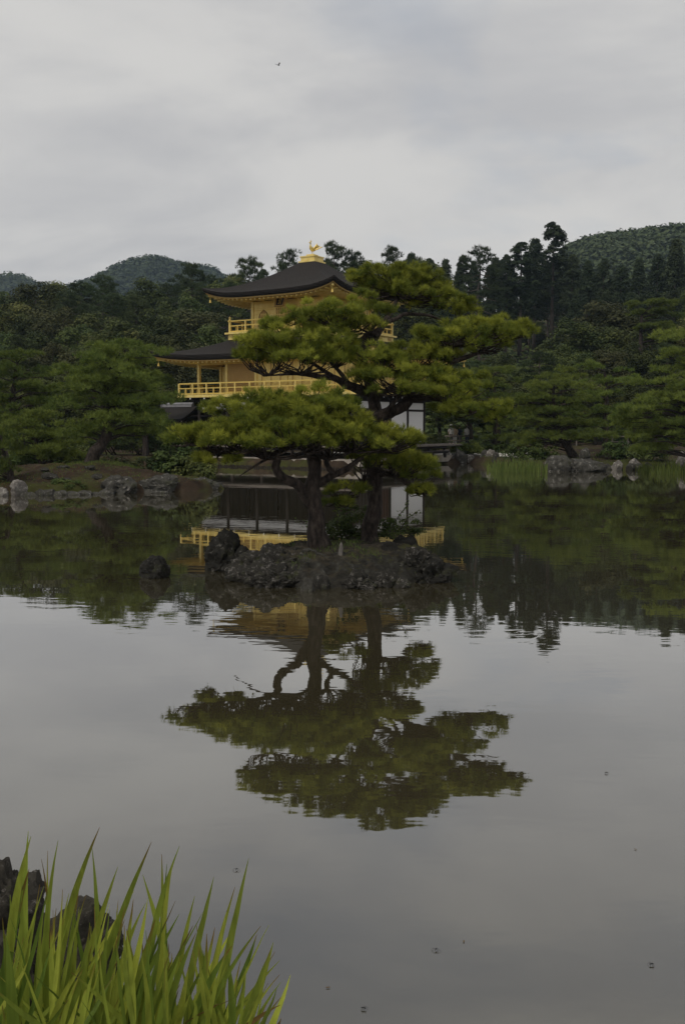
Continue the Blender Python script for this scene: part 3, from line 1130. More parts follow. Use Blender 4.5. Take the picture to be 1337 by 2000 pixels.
for si, (s, d, n, ln, rz) in enumerate(sides(H3, H3)):
    bw = ln / 3
    for i in range(3):
        c = s + d * (bw * (i + .5))
        h = 9.35 - (Z3 + .17)
        wp = MB().box((0, 0, 0), (bw - .17, .05, h)).build('upper_wall_panel', M['gold'], PAV, loc=(c.x, c.y, Z3 + .17 + h / 2), rz=rz)
        for q in range(4):
            MB().box((0, 0, 0), (bw - .19, .012, .03)).build('batten', M['gold_trim'], wp, loc=(0, -.03, -h / 2 + h * (q + .6) / 4.4))
        if i == 1:
            for t in (-.40, .40):
                o = link('door', MB().box((0, -.035, 0), (.78, .03, 1.24)).mesh('door', M['gold_trim']), PAV, (c + d * t)[:2] + (Z3 + .82,), rz)
                link('lattice_back', lat_me, o, (0, 0, .25))
                link('lattice', lb_me, o, (0, 0, .25))
        else:
            o = link('window', pane_me, PAV, (c.x, c.y, Z3 + .36), rz)
            link('window_frame', frame_me, o)
            link('window_bar', bars_me, o)
brk3 = MB().box((0, -.25, 0), (.14, .55, .10)).box((0, -.45, .11), (.46, .10, .09)).box((0, -.20, .11), (.60, .10, .09)).mesh('bracket', M['gold'])
for s, d, n, ln, rz in sides(H3, H3):
    for i in range(7):
        p = s + d * (ln * i / 6)
        link('bracket', brk3, PAV, (p.x, p.y, 9.54), rz)
part('upper_ceiling', M['gold_trim'], lambda m: m.box((0, 0, 9.66), (2 * H3 + .1, 2 * H3 + .1, .04)))

# name board under the south eave
nb = empty('name_board', (0, 0, 0))
nb.parent = PAV
nb.location = (0, -H3 - .62, 9.46)
nb.rotation_euler = (math.radians(-20), 0, 0)
MB().box((0, 0, 0), (.52, .05, .80)).build('board', M['dark_wood'], nb)
MB().box((-.31, -.01, 0), (.10, .09, .96), ry=-.06).build('board_frame', M['gold_shutter'], nb)
MB().box((.31, -.01, 0), (.10, .09, .96), ry=.06).build('board_frame', M['gold_shutter'], nb)
MB().box((0, -.012, .45), (.52, .085, .09)).build('board_frame', M['gold_shutter'], nb)
MB().box((0, -.012, -.45), (.52, .085, .09)).build('board_frame', M['gold_shutter'], nb)
tcu = bpy.data.curves.new('lettering', 'FONT')
tcu.body = '\u7a76\n\u7adf\n\u9802'
tcu.align_x = 'CENTER'
tcu.size = .26
tcu.space_line = .95
tcu.extrude = .004
tcu.offset = .004
tmp = bpy.data.objects.new('lettering_curve', tcu)
COL.objects.link(tmp)
bpy.context.view_layer.update()
lme = bpy.data.meshes.new_from_object(tmp.evaluated_get(bpy.context.evaluated_depsgraph_get()))
bpy.data.objects.remove(tmp)
lme.materials.clear()
lme.materials.append(M['gold'])
tob = link('lettering', lme, nb, (0, -.032, .19))
tob.rotation_euler = (math.pi / 2, 0, 0)

roof('upper_roof', 4.60, 4.60, .58, .58, 9.80, 11.86, .44, .27, (H3 + .1, H3 + .1), 9.62, .075)
fb = part('finial_base', M['gold'], lambda m: (m.box((0, 0, 12.09), (1.16, 1.16, .10)), m.box((0, 0, 12.25), (.96, .96, .23)), m.box((0, 0, 12.40), (1.04, 1.04, .07)),
                                              m.box((0, 0, 12.49), (.5, .5, .13))))

fb.location = (0, 0, -.20)

# gilded bird on the roof, facing south
bd = part('gilded_bird', M['gold'], lambda m: m.tube([(0, .34, 12.90), (0, .22, 12.92), (0, .05, 12.93), (0, -.12, 13.0), (0, -.20, 13.10), (0, -.20, 13.22), (0, -.17, 13.30), (0, -.22, 13.37), (0, -.30, 13.37), (0, -.38, 13.34)],
                                                     [.05, .11, .155, .13, .085, .055, .045, .062, .04, .008], 9), smooth=True)
part('crest', M['gold_trim'], lambda m: (m.tube([(0, -.2, 13.41), (0, -.16, 13.50), (0, -.2, 13.55)], [.02, .03, .008], 5), m.tube([(0, -.17, 13.40), (0, -.08, 13.46), (0, -.05, 13.52)], [.02, .025, .008], 5)), bd)
for sx in (-1, 1):
    def wing(m, sx=sx):
        for k in range(6):
            t = k / 5
            m.tube([(sx * .12, .02 + .05 * t, 12.95), (sx * (.24 + .06 * t), .12 + .12 * t, 13.10 + .07 * (1 - t)), (sx * (.30 + .08 * t), .20 + .22 * t, 13.36 - .22 * t)],
                   [.035, .045, .006], 5)
    part('wing', M['gold_trim'], wing, bd)
    part('leg', M['gold'], lambda m, sx=sx: (m.tube([(sx * .06, .04, 12.86), (sx * .065, .06, 12.70), (sx * .065, .02, 12.555)], [.035, .018, .016], 6),
                                             m.tube([(sx * .065, .02, 12.56), (sx * .065, -.09, 12.558)], [.018, .008], 5)), bd)
for k in range(5):
    a = (k - 2) * .22
    part('tail_feather', M['gold_trim'], lambda m, a=a, k=k: m.tube([(0, .30, 12.90), (a * .5, .45, 13.0 + .03 * (2 - abs(k - 2))), (a * .9, .55, 13.12 + .06 * (2 - abs(k - 2))), (a * 1.1, .66, 13.14 + .08 * (2 - abs(k - 2)))],
                                                                   [.03, .035, .04, .008], 5), bd)

bd.scale = (.84, .84, .84)
bd.location = (0, 0, 12.55 * .16 - .20)

# ---- small roofed fishing deck west of the pavilion
AN = empty('fishing_deck', (PXC, PYC, 0), PRZ)
AN.location = (at(352, 850, 64.6).x, 64.6, 0)
tag(AN, 'small dark gabled fishing deck with grey ridge tiles attached beside the pavilion', 'pavilion')


def gable(m):
    L_, W_, z0, z1 = 1.45, 1.75, 2.66, 3.52
    n = 9
    for sgn in (-1, 1):
        prev = None
        rows = []
        for j in range(n):
            t = j / (n - 1)
            y = sgn * W_ * t
            z = z0 + (z1 - z0) * (1 - t) ** 1.3
            e = L_ * (1 + .16 * t)
            rows.append([(-e, y, z + .05 * t), (0, y, z), (e, y, z + .05 * t), (-e, y, z - .14), (e, y, z - .14)])
        for j in range(n - 1):
            a, b = rows[j], rows[j + 1]
            m.add([a[0], a[1], a[2], b[2], b[1], b[0]], [(0, 1, 4, 5), (1, 2, 3, 4)])
            m.add([a[0], b[0], b[3], a[3]], [(0, 1, 2, 3)])
            m.add([a[2], b[2], b[4], a[4]], [(3, 2, 1, 0)])
            m.add([a[3], a[4], b[4], b[3]], [(0, 1, 2, 3)])
        b = rows[-1]
        m.add([b[0], b[1], b[2], b[4], b[3]], [(0, 1, 2, 3, 4)])


part('roof', M['shingle'], gable, AN)
rdg = part('ridge', M['tile_grey'], lambda m: (m.box((-.15, 0, 3.56), (2.5, .24, .16)), m.tube([(-1.45, 0, 3.68), (1.15, 0, 3.68)], .085, 8)), AN)
part('ridge_end_tile', M['tile_grey'], lambda m: m.box((-1.46, 0, 3.64), (.08, .34, .36)), rdg)
for x in (-1.3, 1.3):
    for y in (-1.2, 1.2):
        part('post', M['dark_wood'], lambda m, x=x, y=y: m.box((x, y, 1.45), (.13, .13, 2.5)), AN)
        part('beam_tip', M['white_tip'], lambda m, x=x, y=y: m.box((x * 1.27, y * 1.42, 2.55), (.07, .07, .07)), AN)
part('beam', M['dark_wood'], lambda m: (m.box((0, -1.2, 2.50), (3.2, .13, .16)), m.box((0, 1.2, 2.50), (3.2, .13, .16))), AN)
part('deck', M['dark_wood'], lambda m: m.box((0, 0, .95), (3.0, 2.9, .12)), AN)
part('gallery', M['dark_wood'], lambda m: (m.box((2.6, 0, 2.9), (2.4, 1.5, .10)), m.box((2.6, 0, .95), (2.4, 1.3, .1)), m.box((3.0, -.6, 1.9), (.12, .12, 1.9)), m.box((3.0, .6, 1.9), (.12, .12, 1.9))), AN)

# ------------------------------------------------------------------ rocks
ICO = {}


def ico(sub):
    if sub not in ICO:
        bm = bmesh.new()
        bmesh.ops.create_icosphere(bm, subdivisions=sub, radius=1.0)
        bm.verts.ensure_lookup_table()
        ICO[sub] = (np.array([v.co[:] for v in bm.verts]), np.array([[v.index for v in f.verts] for f in bm.faces]))
        bm.free()
    return ICO[sub]


def rock_mesh(size, seed, sub=4, cuts=9, rough=.10, mat='rock_grey', lean=(0, 0)):
    """A boulder: a ball cut by flat faces, then weathered."""
    V0, Fc = ico(sub)
    rng = np.random.default_rng(seed)
    V = V0.copy()
    for _ in range(cuts):
        n = unit(rng.normal(0, 1, 3) * np.array([1, 1, .8]))
        h = rng.uniform(.45, .80)
        d = V @ n
        over = np.maximum(d - h, 0)
        V -= over[:, None] * n[None, :] * .9
    lo, hi = V.min(0), V.max(0)
    V = (V - (lo + hi) / 2) / ((hi - lo) / 2)
    sz = np.array(size)
    V = V * sz
    s = 1.0 / max(size)
    off = Vector((seed * 3.7, seed * 1.3, 0))
    mean = float(np.mean(sz))
    for i in range(len(V)):
        p = Vector(V[i])
        q = p * s
        d = mnoise.fractal(q * 2.2 + off, .9, 2.1, 5) * rough
        d -= (abs(mnoise.noise(q * 3.6 + off)) - .25) * rough * 1.2
        d -= (abs(mnoise.noise(q * 9 + off)) - .25) * rough * .5
        d += mnoise.noise(q * 24 + off) * rough * .18
        V[i] += np.array(p.normalized()) * d * mean * 1.6
    V[:, 0] += V[:, 2] * lean[0]
    V[:, 1] += V[:, 2] * lean[1]
    me = np_mesh('rock', V, Fc, M[mat], smooth=True)
    me.set_sharp_from_angle(angle=math.radians(38))
    return me


def rock(name, label, loc, size, seed, mat='rock_grey', sub=4, rz=0.0, group=None, cat='rock', cuts=9, rough=.10, lean=(0, 0)):
    o = link(name, rock_mesh(size, seed, sub, cuts, rough, mat, lean), None, loc, rz)
    return tag(o, label, cat, group)


def rock_px(name, label, x0, x1, ytop, Y, seed, mat, depth=.9, zb=-.12, **kw):
    """A rock that fills columns x0..x1 of the photograph and reaches up to ytop, standing at depth Y."""
    a, b = at(x0, ytop, Y), at(x1, ytop, Y)
    wx = (b.x - a.x) / 2
    h = (a.z - zb) / 2
    return rock(name, label, ((a.x + b.x) / 2, Y, zb + h * .9), (wx * 1.0, wx * depth, h * 1.1), seed, mat, **kw)


# ------------------------------------------------------------------ the islet
IX, IY = at(665, 1100, 14.85).x, 14.85
n1, n2 = 170, 120
TH = np.linspace(0, 2 * math.pi, n1, endpoint=False)
RR = np.linspace(0, 1, n2)
V = []
for r in RR:
    for t in TH:
        x = math.cos(t) * 1.66 * r * (1 + .08 * math.sin(3 * t + 1) + .05 * math.sin(7 * t) + .025 * math.sin(17 * t))
        y = math.sin(t) * 1.46 * r * (1 + .06 * math.cos(4 * t) + .03 * math.sin(13 * t))
        p = Vector((x, y, 0))
        fr = .5 - .5 * math.sin(t)
        z = .42 * (1 - r ** lerp(4.5, 2.0, fr)) - .16 * r ** 8
        z += .06 * mnoise.fractal(p * 2.1 + Vector((0, 0, 3)), .9, 2, 6)
        crag = 1 - abs(mnoise.noise(p * 3.4 + Vector((2, 7, 0)))) * 2
        z += (.11 * sstep((r - .45) / .35) + .02) * (crag - .35) * (1 - r ** 10)
        z += .05 * (1 - abs(mnoise.noise(p * 9.0)) * 2 - .5) * sstep((r - .3) / .4)
        z += .018 * mnoise.noise(p * 16)
        V.append((x, y, float(z)))
Fq = []
for j in range(n2 - 1):
    for i in range(n1):
        a, b = j * n1 + i, j * n1 + (i + 1) % n1
        Fq.append((a, a + n1, b + n1, b))


def islet_mat():
    """Needle-strewn soil where the islet is level, bare rock where it is steep."""
    m, nt, out = new_mat('islet_ground')
    p = N(nt, 'ShaderNodeBsdfPrincipled', Roughness=.95)
    p.inputs['Specular IOR Level'].default_value = .15
    soil = ramp(nt, noise_fac(nt, 6, 9, .75), [(.3, (.012, .0105, .008)), (.5, (.040, .034, .024)), (.75, (.100, .082, .056))])
    moss = ramp(nt, noise_fac(nt, 1.8, 6, .65), [(.50, (0, 0, 0)), (.62, (.85, .85, .85))])
    soil = mixc(nt, moss, soil, (.050, .052, .016))
    stone = ramp(nt, noise_fac(nt, 7, 8, .75), [(.3, (.009, .0088, .0075)), (.50, (.031, .0295, .025)), (.64, (.062, .060, .052)), (.76, (.17, .165, .145))])
    g_ = N(nt, 'ShaderNodeNewGeometry')
    sp = N(nt, 'ShaderNodeSeparateXYZ')
    nt.links.new(g_.outputs['True Normal'], sp.inputs[0])
    k = ramp(nt, sp.outputs['Z'], [(.62, (1, 1, 1)), (.88, (0, 0, 0))])
    nt.links.new(mixc(nt, k, soil, stone), p.inputs['Base Color'])
    nt.links.new(bump(nt, noise_fac(nt, 22, 9, .8), 1.0, .03), p.inputs['Normal'])
    nt.links.new(p.outputs[0], out.inputs['Surface'])
    return m


isl = link('island', np_mesh('island', V, Fq, islet_mat(), smooth=True), None, (IX, IY, 0))
tag(isl, kind='structure')

rock_px('boulder', 'dark upright angular boulder at the end of the pine islet, standing apart in water', 396, 470, 1036, 15.25, 11, 'rock_dark', .8, sub=5, cuts=10, lean=(-.12, 0), rough=.13)
rock_px('boulder', 'low dark boulder leaning between the upright boulder and the lichen slab', 448, 506, 1062, 15.1, 13, 'rock_dark', .9, sub=4, lean=(.15, 0))
rock_px('rock_slab', 'broad lichen-spotted rock slab under the thicker pine trunk on the islet', 446, 630, 1072, 14.3, 14, 'rock_island', .55, sub=6, cuts=7, rough=.2)
rock_px('rock_slab', 'low mottled rock sloping to the water below the lichen slab', 470, 600, 1100, 13.75, 24, 'rock_island', .5, sub=6, cuts=7, rough=.2)
rock_px('stone', 'small upright brown stone at the water edge of the islet', 587, 614, 1128, 13.28, 15, 'rock_grey', .9, sub=4)
rock_px('stone', 'small squat stone beside the upright brown stone on the islet', 612, 644, 1124, 13.45, 16, 'rock_island', .9, sub=4)
rock_px('rock', 'low flat rock along the islet edge below the thinner pine', 664, 735, 1118, 13.55, 17, 'rock_island', .7, sub=5, rough=.2)
rock_px('rock', 'low rough rock along the islet edge beside the pale-capped boulder', 725, 800, 1115, 13.65, 18, 'rock_island', .7, sub=5, rough=.2)
rock_px('boulder', 'dark craggy boulder at the islet end opposite the upright one', 805, 886, 1092, 14.15, 19, 'rock_dark', .8, sub=5, rough=.2)
rock_px('boulder', 'boulder capped with a pale lichen patch on the islet', 778, 838, 1070, 14.35, 20, 'rock_island', .8, sub=5, rough=.2)
rock_px('stone', 'round pale lichen-covered stone on top of the capped boulder', 789, 818, 1069, 14.30, 21, 'rock_pale', .8, zb=.25, sub=4)
rock_px('boulder', 'dark rounded boulder behind the thinner pine trunk on the islet', 752, 828, 1046, 15.35, 22, 'rock_dark', .9, sub=4)
rock_px('boulder', 'small dark boulder at the foot of the thinner pine trunk', 728, 778, 1058, 14.8, 23, 'rock_dark', .9, zb=.1, sub=4)
rock_px('stone', 'thin pale splinter of stone standing between the two trunks', 660, 670, 1058, 14.2, 25, 'rock_pale', .9, zb=.2, sub=3)
rock_px('rock', 'lone pointed dark rock rising from open water beside the islet', 271, 331, 1086, 14.55, 26, 'rock_dark', .95, sub=5, lean=(.05, 0))

irr = random.Random(21)
for k in range(22):
    ang = irr.uniform(math.pi * 1.02, math.pi * 1.98)
    rad_ = irr.uniform(.35, .98)
    x_, y_ = math.cos(ang) * 1.6 * rad_, math.sin(ang) * 1.4 * rad_
    sz = irr.uniform(.035, .10) * (1.3 if rad_ > .8 else .8)
    zz = .41 * (1 - rad_ ** 2.3)
    rock('stone', 'small loose stone lying on the islet soil', (IX + x_, IY + y_, max(zz, .02)), (sz * 1.3, sz, sz * .75), 500 + k, 'rock_island' if k % 3 else 'rock_grey', sub=3, group='loose stones on the islet', rough=.16)
gr = np.random.default_rng(90)
n_ = 2600
aa, rr_ = gr.uniform(0, 2 * math.pi, n_), np.sqrt(gr.random(n_)) * .92
bx_, by_ = np.cos(aa) * 1.5 * rr_, np.sin(aa) * 1.3 * rr_
VA_ = np.array(V)
ti = np.round((np.arctan2(by_ / 1.46, bx_ / 1.66) % (2 * math.pi)) / (2 * math.pi) * n1).astype(int) % n1
ri = np.clip((np.hypot(bx_ / 1.66, by_ / 1.46) * (n2 - 1)).astype(int), 0, n2 - 1)
P0 = VA_[ri * n1 + ti]
okg = (wob(P0[:, 0], P0[:, 1], 2.2) > .35)
P0 = P0[okg]
n_ = len(P0)
hh = gr.uniform(.025, .08, n_)
T0_ = P0 + np.stack([gr.normal(0, .5, n_) * hh, gr.normal(0, .5, n_) * hh, hh], -1)
sd_ = unit(np.stack([np.ones(n_), gr.normal(0, .6, n_), np.zeros(n_)], -1)) * .004
gm = np_mesh('grass', np.stack([P0 - sd_, P0 + sd_, T0_], 1).reshape(-1, 3), np.arange(3 * n_).reshape(-1, 3), M['shrub_leaf'], np.repeat(gr.random(n_), 3))
tag(link('grass', gm, None, (IX, IY, 0)), 'thin dark grass tufts on the islet soil', 'grass', kind='stuff')

# ------------------------------------------------------------------ the two islet pines
RNG = np.random.default_rng(77)


def setback(p):
    return p[:2] + (p[2] + .55 + .5 * min(max((900 - p[1]) / 300, 0), 1),) + p[3:]


def islet_pine(label, trunk, limbs, pads, seed):
    """trunk, limbs: lists of (px, py, Y, radius); pads: (px, py, rx_px, rz_px, Y, amount)."""
    rng = np.random.default_rng(seed)
    base = at(*trunk[0][:3])
    T = empty('pine_tree', base)
    tag(T, label, 'pine tree')
    off = Vector(base)
    skel = []

    def limb(nm, pts, n, parent):
        P, R = smooth_path([at(p[0], p[1], p[2]) - off for p in pts], [p[3] for p in pts], 7)
        P2 = []
        for i, p in enumerate(P):
            j = Vector((mnoise.noise(p * 3.1 + Vector((seed, 0, 0))), mnoise.noise(p * 3.1 + Vector((0, seed, 9))), mnoise.noise(p * 3.1 + Vector((5, 0, seed)))))
            P2.append(p + j * min(.05, R[i] * .8) * (0 if i == 0 else 1))
        mb = MB().tube(P2, R, n, .22, seed)
        for p, r in zip(P2, R):
            skel.append((p, r))
        return mb.build(nm, M['bark'], parent, True)
    tr = limb('trunk', trunk, 18, T)
    for l in limbs:
        limb('branch', l, 10, T)
    sk = np.array([p[:] for p, r in skel])
    for (px, py, rx, rz, Y, dens) in pads:
        c = np.array(at(px, py, Y) - off)
        sc = Y / F
        ax, az = rx * sc * 1.10, rz * sc * 1.15
        ay = ax * .75
        area = ax * ay
        m = int(max(10, dens * area * 104))
        ang = rng.uniform(0, 2 * math.pi, m)
        rad = np.sqrt(rng.random(m))
        dome = np.sqrt(np.maximum(1 - rad ** 2, 0))
        edge = 1 + .13 * np.sin(ang * 3 + rng.uniform(0, 6)) + .09 * np.sin(ang * 7 + rng.uniform(0, 6))
        C = np.stack([np.cos(ang) * rad * ax * edge, np.sin(ang) * rad * ay * edge, az * (dome * rng.uniform(-.25, 1.0, m) - .22) + rng.normal(0, .025, m)], -1) + c
        gap = np.array([mnoise.noise(Vector(q) * 2.6 + Vector((seed, 3, 0))) + .5 * mnoise.noise(Vector(q) * 6.1) for q in C])
        C = C[gap > -.44]
        m = len(C)
        cr = rng.uniform(.05, .15, m)
        per = 23
        P, D, idx = clump_points(rng, C, cr, per, .75, .25)
        axis_ = unit(D * .75 + np.array([0, 0, .75]) + rng.normal(0, .25, D.shape))
        # needle tint turns lighter and yellower towards the top of each pad
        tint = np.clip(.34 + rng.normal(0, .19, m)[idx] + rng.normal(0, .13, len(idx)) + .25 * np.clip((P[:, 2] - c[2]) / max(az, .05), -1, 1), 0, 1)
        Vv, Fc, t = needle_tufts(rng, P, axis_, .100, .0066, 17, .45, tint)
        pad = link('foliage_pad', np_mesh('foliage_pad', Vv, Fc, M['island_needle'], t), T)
        # twigs from the nearest wood
        tw = MB()
        near = sk[np.argsort(np.linalg.norm(sk - (c - np.array([0, 0, az * .6])), axis=1))[:3]]
        for k in range(m):
            a = Vector(near[k % len(near)])
            e = Vector(C[k])
            mid = a.lerp(e, .5) + Vector((rng.normal(0, .05), rng.normal(0, .05), -.08 * (e - a).length - .02))
            mid2 = a.lerp(e, .8) + Vector((rng.normal(0, .03), rng.normal(0, .03), -.05))
            tw.tube([a, mid, mid2, e], [.014, .010, .007, .003], 4, cap=False)
        o = tw.build('twig_spray', M['bark'], pad, True)
        o['kind'] = 'stuff'
    return T


L_trunk = [(624, 1100, 14.9, .24), (622, 1072, 14.9, .19), (620, 1045, 14.9, .145), (616, 1010, 14.9, .125), (612, 965, 14.92, .122), (611, 930, 14.95, .105), (610, 895, 14.95, .10), (606, 860, 14.9, .085), (598, 830, 14.9, .06), (590, 800, 14.95, .03)]
L_limbs = [
    [(608, 985, 14.9, .085), (594, 965, 14.85, .08), (572, 942, 14.75, .07), (545, 926, 14.65, .065), (536, 915, 14.6, .062), (541, 900, 14.6, .055), (535, 888, 14.6, .05), (548, 878, 14.6, .04), (575, 872, 14.6, .02)],
    [(536, 888, 14.6, .035), (500, 882, 14.5, .03), (455, 886, 14.45, .024), (410, 878, 14.4, .016), (370, 868, 14.4, .008)],
    [(616, 952, 14.92, .065), (640, 938, 14.9, .06), (655, 926, 14.88, .055), (678, 912, 14.86, .045), (700, 898, 14.9, .035), (730, 880, 14.9, .02)],
    [(655, 928, 14.88, .045), (642, 912, 14.8, .042), (640, 900, 14.8, .038), (660, 892, 14.8, .03), (690, 880, 14.8, .015)],
    [(610, 890, 14.95, .06), (590, 872, 15.1, .05), (560, 850, 15.2, .04), (520, 835, 15.3, .025), (470, 820, 15.3, .012)],
    [(608, 868, 14.9, .05), (640, 845, 15.1, .04), (670, 825, 15.2, .02)],
    [(535, 890, 14.6, .03), (510, 902, 14.4, .018), (480, 922, 14.3, .010), (452, 940, 14.3, .004)],
]
L_pads = [
    (505, 800, 95, 34, 15.1, 1.1), (600, 792, 90, 34, 15.0, 1.1), (560, 828, 110, 36, 14.6, 1.0), (655, 822, 62, 30, 14.9, 1.1), (470, 838, 70, 26, 14.7, 1.1),
    (440, 862, 78, 22, 14.5, 1.1), (366, 858, 38, 16, 14.4, 1.3), (405, 850, 45, 18, 14.5, 1.2), (545, 862, 85, 22, 14.3, 1.0), (630, 852, 80, 26, 14.5, 1.0), (690, 858, 60, 28, 14.7, 1.1),
    (500, 772, 30, 12, 15.2, 1.2), (760, 862, 58, 22, 14.8, 1.2), (800, 858, 24, 10, 14.8, 1.4), (420, 900, 40, 12, 14.4, .8), (640, 785, 50, 20, 15.3, 1.0),
]
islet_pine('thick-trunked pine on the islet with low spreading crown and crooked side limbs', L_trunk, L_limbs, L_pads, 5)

R_trunk = [(720, 1092, 15.05, .19), (722, 1070, 15.05, .175), (724, 1045, 15.05, .135), (730, 1000, 15.05, .12), (731, 950, 15.08, .115), (729, 900, 15.1, .115), (729, 850, 15.15, .115), (730, 810, 15.2, .11), (728, 785, 15.25, .10), (722, 755, 15.35, .09),
           (712, 720, 15.45, .085), (708, 690, 15.5, .08), (716, 668, 15.6, .07), (734, 655, 15.75, .062), (748, 636, 15.95, .055), (762, 610, 16.25, .045), (775, 580, 16.6, .03), (770, 555, 16.85, .015)]
R_limbs = [
    [(735, 818, 15.15, .10), (762, 806, 15.1, .095), (785, 797, 15.05, .088), (800, 780, 15.05, .08), (815, 765, 15.1, .06), (838, 748, 15.2, .05), (862, 722, 15.3, .045), (885, 706, 15.4, .04), (925, 692, 15.5, .034), (958, 678, 15.6, .028), (990, 664, 15.6, .018), (1015, 656, 15.6, .008)],
    [(880, 710, 15.4, .03), (884, 690, 15.4, .022), (886, 672, 15.4, .012)],
    [(800, 782, 15.05, .06), (840, 776, 14.9, .045), (875, 786, 14.8, .036), (905, 790, 14.8, .026), (940, 800, 14.8, .012)],
    [(722, 765, 15.3, .09), (700, 762, 15.1, .08), (680, 752, 15.0, .07), (655, 742, 14.9, .055), (620, 735, 14.85, .04), (580, 730, 14.8, .028), (540, 732, 14.8, .014), (515, 735, 14.8, .006)],
    [(655, 742, 14.9, .04), (628, 722, 15.0, .03), (600, 705, 15.0, .022), (575, 690, 15.1, .010)],
    [(690, 757, 15.05, .04), (660, 725, 14.9, .03), (640, 700, 14.9, .02), (630, 680, 14.9, .010)],
    [(708, 690, 15.5, .055), (690, 672, 15.3, .05), (680, 660, 15.2, .045), (676, 645, 15.2, .04), (655, 636, 15.2, .03), (625, 628, 15.2, .018), (600, 620, 15.2, .008)],
    [(734, 655, 15.6, .04), (720, 652, 15.5, .038), (700, 668, 15.5, .035), (684, 672, 15.4, .03)],
    [(752, 630, 16.0, .04), (775, 622, 16.1, .036), (795, 613, 16.3, .032), (830, 616, 16.4, .026), (862, 625, 16.5, .018), (895, 626, 16.5, .010)],
    [(772, 575, 16.6, .028), (740, 572, 16.6, .022), (712, 566, 16.6, .012)],
    [(774, 575, 16.6, .026), (810, 575, 16.7, .02), (850, 590, 16.7, .010)],
    [(725, 780, 15.2, .06), (760, 760, 15.3, .04), (790, 735, 15.4, .03), (820, 720, 15.4, .018), (850, 712, 15.4, .008)],
    [(716, 740, 15.4, .04), (740, 725, 15.2, .03), (755, 700, 15.1, .018)],
    [(745, 812, 15.1, .05), (770, 785, 14.9, .03), (800, 752, 14.8, .015)],
    [(738, 925, 15.05, .045), (765, 930, 14.9, .036), (795, 945, 14.8, .028), (815, 958, 14.7, .016), (832, 966, 14.7, .006)],
    [(735, 905, 15.08, .04), (762, 902, 15.0, .028), (800, 905, 14.9, .014)],
    [(726, 930, 15.05, .03), (705, 945, 14.9, .02), (680, 965, 14.8, .010), (650, 985, 14.8, .004)],
    [(726, 812, 15.2, .07), (708, 815, 15.1, .06), (692, 828, 15.0, .045), (682, 842, 15.0, .02)],
]
R_pads = [
    (762, 545, 88, 26, 17.0, 1.1), (715, 558, 48, 18, 16.8, 1.2), (820, 565, 60, 22, 16.9, 1.1), (770, 575, 95, 20, 16.7, .7), (865, 592, 52, 20, 16.7, 1.1), (900, 606, 24, 10, 16.6, 1.4),
    (650, 612, 78, 28, 15.2, 1.1), (720, 606, 50, 26, 15.4, 1.1), (600, 622, 42, 18, 15.2, 1.2), (690, 635, 60, 18, 15.1, .8), (560, 640, 50, 18, 15.1, 1.2),
    (565, 672, 92, 32, 14.9, 1.1), (635, 672, 58, 30, 14.9, 1.1), (520, 692, 56, 22, 14.8, 1.1), (590, 702, 75, 20, 14.7, .8), (490, 700, 22, 12, 14.8, 1.3), (655, 700, 35, 18, 14.8, .9),
    (730, 700, 60, 26, 15.1, 1.1), (790, 695, 64, 28, 15.4, 1.1), (840, 700, 50, 18, 15.4, 1.0), (760, 735, 70, 22, 14.9, 1.0), (820, 732, 60, 22, 15.2, 1.0), (712, 735, 30, 16, 15.0, .9),
    (905, 650, 85, 26, 15.5, 1.1), (970, 642, 55, 22, 15.6, 1.2), (1010, 650, 30, 12, 15.6, 1.3), (860, 662, 50, 22, 15.4, 1.0), (930, 672, 60, 14, 15.5, .7), (890, 690, 40, 14, 15.4, .7),
    (800, 766, 70, 18, 14.8, .9), (880, 762, 66, 26, 15.0, 1.0), (930, 795, 58, 26, 14.8, 1.0), (960, 815, 30, 16, 14.8, 1.1), (880, 800, 40, 14, 14.8, .7), (900, 740, 40, 16, 15.2, .9),
    (780, 905, 70, 22, 14.9, 1.1), (820, 925, 38, 20, 14.8, 1.1), (740, 895, 45, 18, 14.7, 1.0), (820, 962, 22, 10, 14.7, 1.0), (675, 960, 35, 14, 14.8, .7), (655, 985, 22, 10, 14.8, .8), (720, 860, 45, 20, 14.7, 1.0), (708, 890, 35, 14, 14.6, .9), (690, 840, 24, 14, 15.0, 1.0),
]
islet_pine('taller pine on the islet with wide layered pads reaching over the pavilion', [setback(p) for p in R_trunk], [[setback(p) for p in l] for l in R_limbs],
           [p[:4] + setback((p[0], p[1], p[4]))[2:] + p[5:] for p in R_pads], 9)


# ------------------------------------------------------------------ shrubs
def shrub(name, label, base, size, n_clump, per, leaf, seed, mat='shrub_leaf', group=None, clump_r=None, stems=6):
    rng = np.random.default_rng(seed)
    S = empty(name, base)
    tag(S, label, 'shrub', group)
    sx, sy, sz = size
    d = unit(rng.normal(0, 1, (n_clump, 3)))
    d[:, 2] = np.abs(d[:, 2])
    r = rng.random((n_clump, 1)) ** .45
    C = d * r * np.array([sx, sy, sz * .9]) * (1 + rng.normal(0, .08, (n_clump, 1))) + np.array([0, 0, sz * .10])
    cr = (clump_r or min(size) * .28) * rng.uniform(.7, 1.3, n_clump)
    P, D, idx = clump_points(rng, C, cr, per, .8, .3)
    tint = np.clip(.3 + rng.normal(0, .2, n_clump)[idx] + rng.normal(0, .14, len(idx)), 0, 1)
    Vv, Fc, t = leaf_quads(rng, P, D + np.array([0, 0, .6]), leaf, leaf * .5, tint)
    link('foliage', np_mesh('foliage', Vv, Fc, M[mat], t), S)
    mb = MB()
    for k in range(stems):
        e = Vector(C[k % n_clump])
        mb.tube([(rng.normal(0, .1) * sx, rng.normal(0, .1) * sy, -.05), e * .5 + Vector((0, 0, .1 * sz)), e], [.02 * max(sz, .5), .013 * max(sz, .5), .005], 5)
    mb.build('stem', M['bark'], S, True)
    return S


